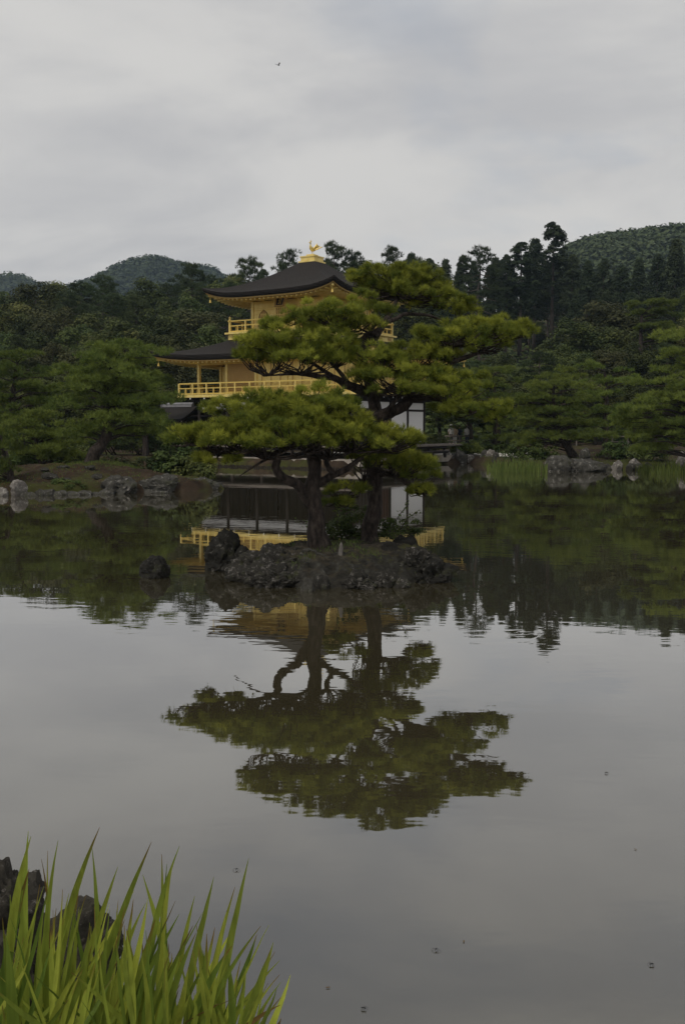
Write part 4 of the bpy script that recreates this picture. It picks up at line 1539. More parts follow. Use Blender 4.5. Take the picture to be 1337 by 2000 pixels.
p = at(690, 1050, 16.0)
shrub('shrub', 'leafy green shrub growing between the two islet pine trunks', (p.x, 16.0, .36), (.50, .32, .54), 46, 60, .062, 31, clump_r=.13)
p = at(775, 1050, 16.0)
shrub('shrub', 'thin shrub with arching sprigs behind the thinner islet trunk', (p.x, 16.0, .34), (.40, .28, .44), 26, 46, .058, 32, clump_r=.10)
# sprigs that reach out of the shrubs
for k, (x0, y0, x1, y1, Y) in enumerate([(760, 1040, 798, 985, 15.3), (780, 1035, 815, 1000, 15.3), (640, 1050, 580, 1018, 15.2), (660, 1040, 655, 985, 15.3)]):
    rng = np.random.default_rng(60 + k)
    a, b = at(x0, y0, Y), at(x1, y1, Y)
    S = empty('sprig', a)
    tag(S, ['arching leafy sprig rising behind the thinner islet trunk', 'low leafy sprig bending over the dark rounded boulder', 'pale leafy sprig poking out beside the thicker islet trunk', 'upright leafy sprig between the islet trunks'][k], 'plant')
    e = b - a
    path = [Vector((0, 0, 0)), e * .5 + Vector((0, 0, .05)), e]
    MB().tube(smooth_path(path)[0], .005, 4).build('stem', M['bark'], S, True)
    Q = np.array([(path[0].lerp(path[1], t * 2) if t < .5 else path[1].lerp(path[2], t * 2 - 1))[:] for t in np.linspace(.3, 1.05, 26).clip(0, 1)]) + rng.normal(0, .03, (26, 3))
    Vv, Fc, t = leaf_quads(rng, Q, np.tile(np.array([0, -.5, 1.0]), (26, 1)), .06, .03, np.full(26, .75))
    link('foliage', np_mesh('foliage', Vv, Fc, M['shrub_leaf'], t), S)


# ------------------------------------------------------------------ garden pines on the banks
def garden_pine(label, trunk, rows, Y, seed, rz=.27, depth=.8, dens=1.0, mat='garden_needle', group=None, light=.0, L=.21, trunk_mat='bark'):
    """trunk: (px, py, Y, radius); rows: (py, x0, x1) tiers of foliage as wide as the photograph shows them."""
    rng = np.random.default_rng(seed)
    b = at(*trunk[0][:3])
    base = Vector((b.x, b.y, gz1(b.x, b.y) - .05))
    T = empty('pine_tree', base)
    tag(T, label, 'pine tree', group)
    pts = [at(*t[:3]) - base for t in trunk]
    pts[0] = Vector((0, 0, -.1))
    P, R = smooth_path(pts, [t[3] for t in trunk], 6)
    MB().tube(P, R, 12, .2, seed).build('trunk', M[trunk_mat], T, True)
    sk = np.array([p[:] for p in P])
    CC, RRs, TT = [], [], []
    for (py, x0, x1) in rows:
        a, c = at(x0, py, Y) - base, at(x1, py, Y) - base
        hw = (c.x - a.x) / 2
        mx = (a.x + c.x) / 2
        cy = Y - base.y
        npad = max(4, int(hw * hw * depth * 3.2 * dens))
        row_t = rng.normal(0, .05)
        for k in range(npad):
            an = rng.uniform(0, 2 * math.pi)
            rr = math.sqrt(rng.random())
            pc = np.array([mx + math.cos(an) * rr * hw * .92, cy + math.sin(an) * rr * hw * depth * .92, a.z + rng.normal(0, .11) - .16 * rr * rr * hw * .4])
            pr = rng.uniform(.45, .85)
            m = int(9 * pr / .6)
            an2 = rng.uniform(0, 2 * math.pi, m)
            r2 = np.sqrt(rng.random(m))
            CC.append(np.stack([pc[0] + np.cos(an2) * r2 * pr, pc[1] + np.sin(an2) * r2 * pr * .8, pc[2] + rz * (np.sqrt(1 - r2 ** 2) - .5) + rng.normal(0, .05, m)], -1))
            RRs.append(rng.uniform(.13, .25, m))
            TT.append(np.full(m, .34 + row_t + rng.normal(0, .10)))
    C = np.concatenate(CC); cr = np.concatenate(RRs); tt = np.concatenate(TT) + light
    Pp, D, idx = clump_points(rng, C, cr, 10, .55, .2)
    ax = unit(D * .6 + np.array([0, 0, .8]) + rng.normal(0, .25, D.shape))
    tint = np.clip(tt[idx] + rng.normal(0, .13, len(idx)) + .1 * D[:, 2], 0, 1)
    Vv, Fc, t = needle_tufts(rng, Pp, ax, L, L * .10, 8, .45, tint)
    link('crown', np_mesh('crown', Vv, Fc, M[mat], t), T)
    br = MB()
    for k in range(0, len(CC)):
        e = Vector(CC[k].mean(axis=0))
        s0 = sk[np.argmin(np.abs(sk[:, 2] - (e.z - .35)) + .2 * np.linalg.norm(sk[:, :2] - np.array(e[:2]), axis=1))]
        a = Vector(s0)
        ln = (e - a).length
        br.tube([a, a.lerp(e, .5) + Vector((rng.normal(0, .1), rng.normal(0, .1), .04 * ln)), e + Vector((0, 0, -.12))], [.02 + .012 * ln, .014 + .006 * ln, .008], 5, cap=False)
    o = br.build('branches', M[trunk_mat], T, True)
    o['kind'] = 'stuff'
    return T


garden_pine('large round-crowned pine with leaning trunk on the brown mossy point', [(176, 910, 38, .34), (184, 888, 38, .25), (200, 865, 38.1, .21), (211, 838, 38.2, .19), (206, 805, 38.3, .16), (208, 765, 38.4, .12), (214, 715, 38.4, .06)],
            [(682, 165, 275), (700, 140, 305), (726, 120, 326), (754, 110, 332), (782, 106, 336), (812, 112, 330), (840, 135, 305)], 38.3, 101, dens=1.3)
garden_pine('low dark pine overhanging the pale upright stone on the point', [(22, 950, 33.2, .14), (20, 920, 33.2, .11), (10, 880, 33.3, .08), (0, 850, 33.3, .04)],
            [(838, -70, 40), (862, -80, 62), (886, -80, 66), (908, -60, 56)], 33.3, 102, light=-.12)
garden_pine('bright low pine spreading beside the large round-crowned pine', [(84, 912, 41.5, .16), (80, 890, 41.5, .13), (72, 860, 41.5, .09), (70, 825, 41.5, .04)],
            [(812, 30, 100), (832, -10, 140), (852, -30, 165), (872, 0, 170), (888, 20, 160)], 41.5, 103, light=.10)
garden_pine('tiered dark pine behind the bright low pine', [(20, 900, 47, .22), (24, 840, 47, .18), (26, 770, 47, .12), (34, 710, 47, .05)],
            [(700, -10, 80), (728, -40, 110), (760, -50, 120), (790, -50, 125), (815, -40, 100)], 47, 104, light=-.10)
garden_pine('broad soft pine behind the large round-crowned pine and the fishing deck', [(285, 880, 60.5, .22), (284, 830, 60.5, .18), (280, 760, 60.5, .12), (282, 700, 60.5, .05)],
            [(682, 225, 320), (710, 210, 340), (742, 220, 345), (775, 215, 345), (808, 225, 330), (840, 235, 335)], 60.5, 105, light=.0)
garden_pine('tiered shore pine with leaning trunk behind the pair of grey boulders', [(1124, 893, 56, .28), (1108, 872, 56, .22), (1094, 850, 56, .19), (1084, 828, 56.1, .17), (1080, 795, 56.2, .12), (1080, 750, 56.2, .05)],
            [(736, 1035, 1138), (755, 1010, 1160), (778, 995, 1170), (802, 985, 1178), (826, 990, 1192), (850, 990, 1190), (868, 985, 1080)], 56.2, 106, light=.10)
garden_pine('darker tiered pine standing behind the leaning shore pine', [(1182, 885, 63, .22), (1182, 840, 63, .18), (1184, 780, 63, .12), (1180, 725, 63, .05)],
            [(718, 1130, 1222), (742, 1120, 1240), (770, 1130, 1245), (800, 1140, 1240), (828, 1140, 1235), (850, 1140, 1230)], 63, 107, light=-.06)
garden_pine('large bright pine with long drooping tiers beside the reeds', [(1352, 905, 47.5, .30), (1350, 860, 47.5, .25), (1340, 800, 47.5, .2), (1345, 730, 47.5, .14), (1350, 665, 47.5, .06)],
            [(652, 1300, 1410), (684, 1285, 1430), (716, 1262, 1440), (748, 1235, 1445), (776, 1215, 1450), (800, 1205, 1460), (826, 1200, 1460), (850, 1215, 1450), (872, 1235, 1440)], 47.6, 108, light=.10)
garden_pine('dense dark pine between the visitors and the leaning shore pine', [(975, 880, 66, .2), (972, 840, 66, .16), (966, 780, 66, .1), (962, 730, 66, .05)],
            [(722, 905, 1005), (748, 885, 1025), (776, 880, 1030), (804, 890, 1030), (830, 925, 1020), (852, 935, 1010)], 66, 109, light=-.10)
garden_pine('flat-topped pine growing above the dark tiered pine and the roundest tree', [(1256, 800, 92, .3), (1254, 740, 92, .25), (1250, 670, 92, .2), (1252, 615, 92, .1)],
            [(592, 1225, 1320), (612, 1235, 1335), (640, 1240, 1330), (665, 1245, 1330)], 92, 110, light=.05, L=.3)

p = at(345, 900, 37.5)
shrub('shrub', 'tall dark evergreen shrub at the tip of the mossy point', (p.x, 37.5, gz1(p.x, 37.5)), (1.05, .9, 1.65), 60, 130, .17, 33, 'broad_leaf', clump_r=.34)
p = at(385, 920, 36.6)
shrub('shrub', 'round dark evergreen shrub drooping over the last rocks of the point', (p.x, 36.6, gz1(p.x, 36.6)), (.75, .6, 1.15), 36, 120, .15, 34, 'broad_leaf', clump_r=.28)
p = at(128, 958, 33.0)
shrub('shrub', 'small bright green bush hanging over the water beside the upright stone', (p.x, 33.0, .08), (.62, .4, .42), 30, 80, .085, 35, 'shrub_leaf', clump_r=.14)
p = at(915, 880, 62.5)
shrub('shrub', 'neat rounded pine bush on the stone edging near the visitors', (p.x, 62.5, gz1(p.x, 62.5)), (1.1, .9, .75), 40, 90, .16, 36, 'garden_needle', clump_r=.28)
for k, (px, py, Y, sx, sz, lab) in enumerate([(850, 880, 67, 1.3, 1.1, 'clipped dark bush beside the white plaster wall corner'), (955, 885, 66, 1.6, .9, 'low spreading bush below the visitors rail'),
                                              (1030, 893, 55.5, 1.7, .8, 'dark low bush between the reeds and the leaning shore pine'), (1215, 900, 55, 1.7, .9, 'low mounded bush behind the small shore rocks'),
                                              (1270, 900, 53, 1.3, .7, 'low green bush behind the second reed bed'), (60, 905, 44, 1.9, 1.4, 'mounded bush behind the brown bank of the point'),
                                              (255, 895, 44, 2.0, 1.7, 'dim bush under the large round-crowned pine'), (310, 905, 40.5, 1.1, 1.2, 'low bush on the grassy edge of the point'), (120, 900, 45, 1.9, 1.5, 'dark bush behind the leaning trunk on the point'),
        (215, 880, 62, 2.4, 2.2, 'wide dark bush across the inlet behind the leaning trunk'), (275, 880, 61.5, 2.2, 2.0, 'rounded bush across the inlet before the fishing deck'), (335, 880, 61.5, 1.7, 1.6, 'low dark bush at the foot of the fishing deck'), (165, 880, 63, 2.6, 2.4, 'large dim bush far across the inlet behind the point')]):
    p = at(px, py, Y)
    shrub('shrub', lab, (p.x, Y, gz1(p.x, Y)), (sx, sx * .7, sz), 44, 80, .15, 200 + k, 'shrub_leaf' if k % 2 else 'broad_leaf', clump_r=.34)

# ------------------------------------------------------------------ forest
def proto_broad(seed, H, Rr, mat, nc=80, per=150, leaf=.30):
    rng = np.random.default_rng(seed)
    T = empty('broadleaf_tree', (0, 0, 0))
    d = unit(rng.normal(0, 1, (nc, 3)))
    r = rng.random((nc, 1)) ** .42
    C = d * r * np.array([Rr, Rr, H * .36]) + np.array([0, 0, H * .60])
    C[:, :2] *= (1 + .25 * np.sin(C[:, 2:3] * 1.1 + seed))
    cr = rng.uniform(.75, 1.35, nc)
    P, D, idx = clump_points(rng, C, cr, per, .72, .35)
    tint = np.clip(.35 + rng.normal(0, .2, nc)[idx] + rng.normal(0, .15, len(idx)), 0, 1)
    V, Fc, t = leaf_quads(rng, P, D + np.array([0, 0, .7]), leaf, leaf * .55, tint)
    link('crown', np_mesh('crown', V, Fc, M[mat], t), T)
    mb = MB()
    mb.tube([(0, 0, -.6), (.1, .05, H * .25), (-.1, .1, H * .5), (.05, 0, H * .8)], [.26, .2, .14, .05], 8, .2, seed)
    for k in range(14):
        e = Vector(C[k])
        z0 = max(.2 * H, e.z * .55)
        mb.tube([(0, 0, z0), Vector((0, 0, z0)).lerp(e, .55) + Vector((0, 0, .2)), e], [.09, .06, .02], 5, cap=False)
    mb.build('trunk', M['grey_bark'], T, True)
    return T, H


def proto_pine(seed, H, mat='pine_leaf'):
    rng = np.random.default_rng(seed)
    T = empty('forest_pine', (0, 0, 0))
    C, cr = [], []
    mb = MB()
    path = [Vector((0, 0, -.6)), Vector((.25, .1, H * .3)), Vector((-.2, .15, H * .6)), Vector((.15, 0, H * .82)), Vector((0, 0, H * .97))]
    P_, R_ = smooth_path(path, [.24, .2, .15, .09, .03], 5)
    mb.tube(P_, R_, 8, .15, seed)
    nb_ = 26
    for k in range(nb_):
        t = .45 + .55 * k / (nb_ - 1)
        an = k * 2.4 + rng.normal(0, .4)
        rad = (1.0 - t) ** .6 * 4.6 * rng.uniform(.5, 1.1) + .25
        q = P_[min(int(t * (len(P_) - 1)), len(P_) - 1)]
        e = Vector((q.x + math.cos(an) * rad, q.y + math.sin(an) * rad, H * t * 1.0 + .15 * rad))
        mb.tube([q, q.lerp(e, .5) + Vector((0, 0, -.1)), e], [.07, .045, .015], 5, cap=False)
        for j in range(4):
            C.append(np.array(e) + rng.normal(0, 1, 3) * np.array([.55, .55, .16]))
            cr.append(rng.uniform(.4, .75))
    C = np.array(C)
    P, D, idx = clump_points(rng, C, cr, 20, .5, .25)
    tint = np.clip(.35 + rng.normal(0, .18, len(C))[idx] + rng.normal(0, .14, len(idx)), 0, 1)
    ax = unit(D * .7 + np.array([0, 0, .6]) + rng.normal(0, .3, D.shape))
    V, Fc, t = needle_tufts(rng, P, ax, .42, .06, 6, .5, tint)
    link('crown', np_mesh('crown', V, Fc, M[mat], t), T)
    mb.build('trunk', M['grey_bark'], T, True)
    return T, H


def proto_cedar(seed, H, low=.38, Rr=3.0, power=.5, nc=170, per=78):
    rng = np.random.default_rng(seed)
    T = empty('cedar_tree', (0, 0, 0))
    t = low + (1 - low) * rng.random(nc) ** .9
    s = (t - low) / (1 - low)
    an = rng.uniform(0, 2 * math.pi, nc)
    env = Rr * (1 - s) ** power * (.55 + .45 * np.minimum(1, s * 5 + .3)) * (1 + .18 * np.sin(s * 23 + an * 2 + seed))
    rad = env * rng.uniform(.35, 1.0, nc) + .12
    C = np.stack([np.cos(an) * rad, np.sin(an) * rad, H * t - .12 * rad], -1)
    cr = rng.uniform(.55, 1.15, nc) * (.7 + .3 * (1 - s))
    P, D, idx = clump_points(rng, C, cr, per, .95, .3)
    tint = np.clip(.35 + rng.normal(0, .2, nc)[idx] + rng.normal(0, .14, len(idx)), 0, 1)
    V, Fc, tt = leaf_quads(rng, P, D + np.array([0, 0, .35]), .42, .20, tint)
    link('crown', np_mesh('crown', V, Fc, M['cedar_leaf'], tt), T)
    mb = MB()
    mb.tube([(0, 0, -.8), (0.05, 0, H * .3), (-.05, .05, H * .7), (0, 0, H * .98)], [.36, .27, .16, .03], 9, .12, seed)
    for k in range(10):
        e = Vector(C[k]); e.z -= .2
        mb.tube([(0, 0, e.z - .5), e], [.06, .02], 4, cap=False)
    for k in range(4):
        z = H * rng.uniform(low * .7, low)
        a = rng.uniform(0, 6.28)
        mb.tube([(0, 0, z), (math.cos(a) * 1.2, math.sin(a) * 1.2, z + .3)], [.04, .012], 4, cap=False)
    mb.build('trunk', M['grey_bark'], T, True)
    return T, H


PROTO = {
    'b1': proto_broad(1, 11, 3.4, 'broad_leaf'), 'b2': proto_broad(2, 12, 3.8, 'broad_leaf'), 'b3': proto_broad(3, 10, 3.2, 'olive_leaf'), 'b4': proto_broad(4, 13, 3.1, 'broad_leaf'),
    'p1': proto_pine(5, 15), 'p2': proto_pine(6, 14), 'p3': proto_pine(7, 16),
    'c1': proto_cedar(8, 24), 'c2': proto_cedar(9, 22, .35, 2.7, .6), 'c4': proto_cedar(11, 20, .06, 3.0, .55), 'c3': proto_cedar(10, 26, .45, 3.3, .45),
}
USED = set()
WORDS = {'b': ('broadleaf tree', 'round dark green broadleaf tree', 'broadleaf'), 'p': ('pine tree', 'tall irregular dark pine', 'pine'), 'c': ('cedar tree', 'tall straight dark cedar', 'cedar')}
frng = random.Random(12)


def forest_tree(kind, px, ytop, Y, wide=1.0, label=None, group=None):
    T0, H0 = PROTO[kind]
    x = at(px, 800, Y).x
    zb = gz1(x, Y)
    H = topz(ytop, Y) - zb
    if H < 2.5:
        return
    s = H / (H0 * (1.0 if kind[0] != 'b' else .98))
    if kind not in USED:
        USED.add(kind)
        o = T0
    else:
        o = copy_tree(T0)
    o.location = (x, Y, zb)
    o.rotation_euler = (0, 0, frng.uniform(0, 6.28))
    sw = min(max(s, .6), 1.5) * wide
    o.scale = (sw, sw, s)
    cat, look, _ = WORDS[kind[0]]
    if kind == 'b3':
        look = 'round olive broadleaf tree'
    elif kind == 'c4':
        look = 'dark cedar leafy to the ground'
    elif kind == 'b4':
        look = 'narrow dark broadleaf tree'
    elif kind == 'p2':
        look = 'shorter ragged dark pine'
    zone = ('above the fishing deck roof' if 300 < px <= 480 else 'behind the mossy point' if px <= 300 else 'behind the golden walls' if px < 850 else 'beyond the visitors rail' if px < 1110 else 'under the broad near hill')
    row = 'front row of trees' if Y < 82 else 'middle of the forest' if Y < 108 else 'upper edge of the forest' if Y < 150 else 'deepest row of the forest'
    lab = f'{look}, {row} {zone}'
    tag(o, label or lab, cat, group or lab.replace(',', ' in the'))


# trees that make the skyline
forest_tree('c3', 1074, 436, 152, 1.25, 'tallest cedar with a knobbly top and long bare trunk above the forest', 'skyline trees')
forest_tree('c1', 1012, 476, 150, 1.4, 'broad dark cedar leaning close beside the tallest cedar', 'skyline trees')
forest_tree('c2', 1040, 470, 158, 1.2, 'slim cedar half hidden behind the tallest cedar', 'skyline trees')
forest_tree('c2', 1310, 470, 140, 1.0, 'pointed cedar rising alone in front of the broad near hill', 'skyline trees')
forest_tree('p1', 376, 526, 118, 1.0, 'tall pine on the skyline below the rounded far hill', 'skyline trees')
forest_tree('p2', 490, 512, 122, .8, 'pine on the skyline just above the tip of the upper roof', 'skyline trees')
forest_tree('p3', 566, 496, 126, .75, 'slender pine showing behind the upper roof slope', 'skyline trees')
forest_tree('p1', 652, 484, 128, .8, 'open-crowned pine just behind the gilded bird', 'skyline trees')
forest_tree('p2', 690, 500, 128, .7, 'small pine beside the open-crowned pine behind the roof', 'skyline trees')
forest_tree('p3', 760, 488, 130, .8, 'thin pine with layered top above the taller islet pine', 'skyline trees')
for (x, y, k, Y) in [(20, 560, 'b2', 128), (76, 540, 'b1', 122), (122, 552, 'b4', 128), (165, 560, 'p2', 122), (205, 548, 'p1', 120), (245, 566, 'b1', 126), (288, 545, 'b4', 122), (330, 560, 'p3', 128), (425, 536, 'b2', 124), (455, 540, 'b4', 128),
                     (530, 530, 'b1', 130), (610, 520, 'b2', 130), (720, 518, 'b4', 132), (800, 498, 'c2', 140), (836, 508, 'c1', 142), (866, 510, 'c2', 138), (900, 502, 'c1', 144), (932, 492, 'p1', 136), (962, 506, 'c2', 144), (985, 500, 'c1', 150),
                     (1112, 500, 'c1', 150), (1142, 512, 'c2', 144), (1172, 506, 'c3', 150), (1206, 520, 'c1', 146), (1240, 508, 'c2', 150), (1276, 500, 'c1', 146), (1345, 482, 'c3', 146), (1380, 490, 'c1', 148), (-25, 556, 'b4', 124), (-70, 552, 'p1', 124)]:
    forest_tree(k, x, y, Y)
# the dark cedar wood beyond the skyline row and the rows in front of it
for Y, x0, x1, step, ya, yb, kinds in [
        (168, 790, 1420, 27, 518, 518, ['c1', 'c2', 'c3']), (136, 420, 860, 42, 540, 518, ['b4', 'p2', 'c1']), (188, 780, 1440, 34, 545, 545, ['c4']), (176, 860, 1130, 36, 640, 640, ['b2', 'b4']), (176, -100, 500, 56, 590, 580, ['c4', 'b4']), (132, 850, 930, 52, 560, 560, ['c1', 'c2']), (132, 1120, 1400, 52, 560, 560, ['c1', 'c2', 'b4']), (160, -100, 480, 48, 575, 565, ['b4', 'p1', 'b2']),
        (112, -90, 470, 62, 590, 575, ['b1', 'b2', 'p2', 'b4', 'b3', 'p1']), (100, -90, 450, 66, 618, 600, ['b2', 'b1', 'p3', 'b4', 'b3']), (90, -90, 430, 64, 645, 635, ['b1', 'p2', 'b2', 'b4']),
        (80, -80, 420, 62, 680, 668, ['b2', 'b1', 'p1', 'b3']), (72, -80, 330, 66, 722, 715, ['b1', 'b4', 'b2']),
        (105, 850, 1040, 60, 690, 700, ['b1', 'b4']), (94, 860, 1120, 58, 705, 695, ['b2', 'b1']), (84, 860, 1120, 60, 715, 705, ['b4', 'b1', 'p3']),
        (76, 850, 1420, 62, 745, 730, ['b1', 'b2', 'b4']),
        (98, 1130, 1420, 62, 640, 620, ['b1', 'b2', 'p2']), (86, 1120, 1420, 60, 680, 660, ['b4', 'p1', 'b2', 'b3']), (116, 450, 850, 70, 600, 600, ['b2', 'b4'])]:
    x = x0
    k = 0
    while x < x1:
        t = (x - x0) / (x1 - x0)
        forest_tree(kinds[frng.randrange(len(kinds))], x + frng.uniform(-14, 14), lerp(ya, yb, t) + frng.uniform(-16, 14), Y + frng.uniform(-3, 3), frng.uniform(.85, 1.15))
        x += step * frng.uniform(.85, 1.15)
        k += 1
forest_tree('b3', 1192, 588, 104, 1.25, 'roundest olive brown tree in front of the cedar wood', 'skyline trees')
forest_tree('b1', 1120, 618, 98, 1.1, 'fluffy green tree between the tallest cedar trunk and the olive tree', 'skyline trees')
forest_tree('b2', 1330, 610, 96, 1.1, 'broad olive green tree behind the large bright pine', 'skyline trees')
forest_tree('b4', 243, 628, 88, 1.2, 'pale green dome of a tree above the large round-crowned pine', 'skyline trees')
for kind, (T0, H0) in PROTO.items():
    if kind not in USED:
        for c in list(T0.children):
            bpy.data.objects.remove(c)
        bpy.data.objects.remove(T0)

ur = np.random.default_rng(44)
nu_ = 46000
uy = 80 + 161 * ur.random(nu_) ** 1.3
ux = uy * ur.uniform(-.50, .50, nu_)
oku = (np.hypot(ux - PXC, uy - PYC) > 15) & (pond_dist(ux, uy) > 3)
ux, uy = ux[oku], uy[oku]
UC = np.stack([ux, uy, gz(ux, uy) + ur.random(len(ux)) ** 2 * (.5 + .010 * uy)], -1)
Vu, Fu, tu = leaf_quads(ur, UC, np.tile(np.array([0, -.3, 1.0]), (len(ux), 1)), .85, .6, np.clip(ur.normal(.25, .2, len(ux)), 0, 1))
tag(link('undergrowth', np_mesh('undergrowth', Vu, Fu, M['broad_leaf'], tu)), 'dark leafy undergrowth covering the forest floor', 'undergrowth', kind='stuff')

# ------------------------------------------------------------------ shore rocks, edging, reeds
rock_px('standing_stone', 'pale upright block of stone at the water edge of the point', 21, 52, 937, 32.0, 41, 'rock_pale', .8, sub=4, cuts=7)
rock_px('rock', 'small pale brown rock beside the pale upright block', -14, 16, 952, 31.9, 42, 'rock_pale', .8, sub=3)
rock_px('rock', 'long grey craggy boulder on the bank between bush and mossy rocks', 200, 268, 930, 33.2, 43, 'rock_grey', .7, sub=4, rough=.14)
rock_px('rock', 'large grey lichen boulder below the grassy edge of the point', 262, 345, 926, 33.9, 44, 'rock_grey', .7, sub=4, rough=.14)
rock_px('rock', 'flat grey rock on the brown bank above the green bush', 84, 118, 931, 34.2, 45, 'rock_pale', .8, sub=3, zb=.1)
rock_px('rock', 'long low rock at the very tip of the mossy point', 345, 428, 933, 35.3, 46, 'rock_grey', .5, sub=4, rough=.14)
rock_px('rock', 'flat slab lying in the water off the grey lichen boulder', 295, 335, 958, 33.2, 47, 'rock_grey', .6, sub=3)
rr = random.Random(8)
for k in range(9):
    px, Y = rr.uniform(70, 330), rr.uniform(33.2, 35.5)
    q = at(px, 930, Y)
    sz = rr.uniform(.10, .24)
    rock('stone', 'half-buried grey stone on the brown bank of the point', (q.x, Y, gz1(q.x, Y) + sz * .05), (sz * 1.3, sz, sz * .7), 400 + k, 'rock_island', sub=3, group='half-buried stones on the point')
for k in range(13):
    t = k / 12
    px = lerp(50, 215, t) + rr.uniform(-4, 4)
    Y = lerp(31.9, 32.7, t)
    wd = rr.uniform(9, 16)
    rock_px('edging_stone', 'low brown stone in the water edge row of the point', px - wd, px + wd, rr.uniform(954, 961), Y, 300 + k, 'rock_grey', .8, sub=2, group='edging stones of the point')
for k in range(8):
    t = k / 7
    px = lerp(330, 425, t) + rr.uniform(-5, 5)
    wd = rr.uniform(8, 15)
    rock_px('edging_stone', 'rough grey stone heaped at the tip of the point', px - wd, px + wd, rr.uniform(938, 950), lerp(34.2, 35.6, t), 320 + k, 'rock_grey', .8, sub=2, group='stones at the tip of the point')
rock_px('boulder', 'large rounded grey boulder standing in water beside the reeds', 1062, 1113, 889, 49.6, 51, 'rock_grey', .8, sub=4)
rock_px('boulder', 'long low grey boulder beside the large rounded one', 1108, 1184, 896, 49.8, 52, 'rock_grey', .7, sub=4)
rock_px('rock', 'pale round rock on the shore beyond the long low boulder', 1192, 1214, 899, 51.5, 53, 'rock_pale', .8, sub=3)
rock_px('rock', 'pale angular rock on the shore before the second reed bed', 1226, 1250, 895, 51.6, 54, 'rock_pale', .8, sub=3)
rock_px('rock', 'tall pale rock at the shore behind the second reed bed', 1320, 1345, 880, 51.6, 55, 'rock_pale', .8, sub=3)
rock_px('rock', 'dark squat rock under the leaning shore pine', 1130, 1152, 874, 53.5, 56, 'rock_grey', .8, sub=3, zb=.3)
for k in range(11):
    t = k / 10
    px = lerp(835, 968, t) + rr.uniform(-3, 3)
    wd = rr.uniform(7, 13)
    rock_px('edging_stone', 'grey boulder in the rough row edging the gravel near the visitors', px - wd, px + wd, rr.uniform(876, 890), lerp(60.4, 60.6, t) if t < .7 else lerp(61.5, 58, (t - .7) / .3), 340 + k, 'rock_grey' if k % 3 else 'rock_pale', .8, sub=3, group='boulders edging the gravel court')
for k in range(12):
    t = k / 11
    px = lerp(1190, 1400, t) + rr.uniform(-6, 6)
    wd = rr.uniform(6, 11)
    rock_px('edging_stone', 'small grey stone along the shore below the large bright pine', px - wd, px + wd, rr.uniform(902, 908), lerp(51.6, 50.6, t), 360 + k, 'rock_grey', .8, sub=2, group='small stones of the far shore')
# short stakes that hold the earth bank before the pavilion
sm = MB().tube([(0, 0, -.25), (0, 0, .16)], .05, 6).mesh('stake', M['stake'])
stakes = MB()
for (a, b) in (((.9, 51.2), (-1.6, 52.2)), ((-1.6, 52.2), (-6, 55.1)), ((-6, 55.1), (-10, 58.0)), ((.9, 51.2), (3, 53.8)), ((3, 53.8), (5.2, 57.8))):
    n = int(math.dist(a, b) / .13)
    for i in range(n):
        t = i / n
        stakes.tube([(lerp(a[0], b[0], t), lerp(a[1], b[1], t), -.25), (lerp(a[0], b[0], t), lerp(a[1], b[1], t), .09 + rr.uniform(-.03, .04))], .05, 5)
tag(stakes.build('stake_edging', M['stake']), 'row of short dark wooden stakes at the waterline before the pavilion', 'edging', kind='stuff')


def reed_bed(label, x0, x1, Y0, Y1, ytop, n, seed):
    rng = np.random.default_rng(seed)
    X0, X1 = at(x0, 900, (Y0 + Y1) / 2).x, at(x1, 900, (Y0 + Y1) / 2).x
    bx = rng.uniform(X0, X1, n); by = rng.uniform(Y0, Y1, n)
    hmax = topz(ytop, (Y0 + Y1) / 2)
    h = hmax * rng.uniform(.3, 1.1, n) * (.65 + .35 * np.sin(np.clip((bx - X0) / (X1 - X0), 0, 1) * math.pi) ** .5)
    lean = rng.normal(0, .17, (n, 2)) * h[:, None]
    wd = .016
    side = unit(np.stack([np.ones(n), rng.normal(0, .5, n), np.zeros(n)], -1)) * wd
    B = np.stack([bx, by, np.full(n, -.05)], -1)
    Mi = B + np.stack([lean[:, 0] * .35, lean[:, 1] * .35, h * .6], -1)
    T_ = B + np.stack([lean[:, 0], lean[:, 1], h], -1)
    V = np.stack([B - side, B + side, Mi + side * .9, T_, Mi - side * .9], 1).reshape(-1, 3)
    i0 = np.arange(n)[:, None] * 5
    Fc = np.concatenate([np.concatenate([i0, i0 + 1, i0 + 2], 1), np.concatenate([i0, i0 + 2, i0 + 4], 1), np.concatenate([i0 + 4, i0 + 2, i0 + 3], 1)], 0)
    tint = np.repeat(np.clip(rng.normal(.5, .25, n), 0, 1), 5)
    o = link('reed_bed', np_mesh('reed_bed', V, Fc, M['reed'], tint))
    tag(o, label, 'reeds', kind='stuff')


reed_bed('bright green reeds standing in the water beside the rounded boulder', 955, 1062, 48.2, 50.8, 890, 520, 71)
reed_bed('green reeds standing in the water below the large bright pine', 1255, 1345, 46.5, 49.5, 896, 430, 72)
reed_bed('thin grasses at the foot of the leaning trunk on the point', 150, 235, 38.6, 39.8, 893, 160, 73)

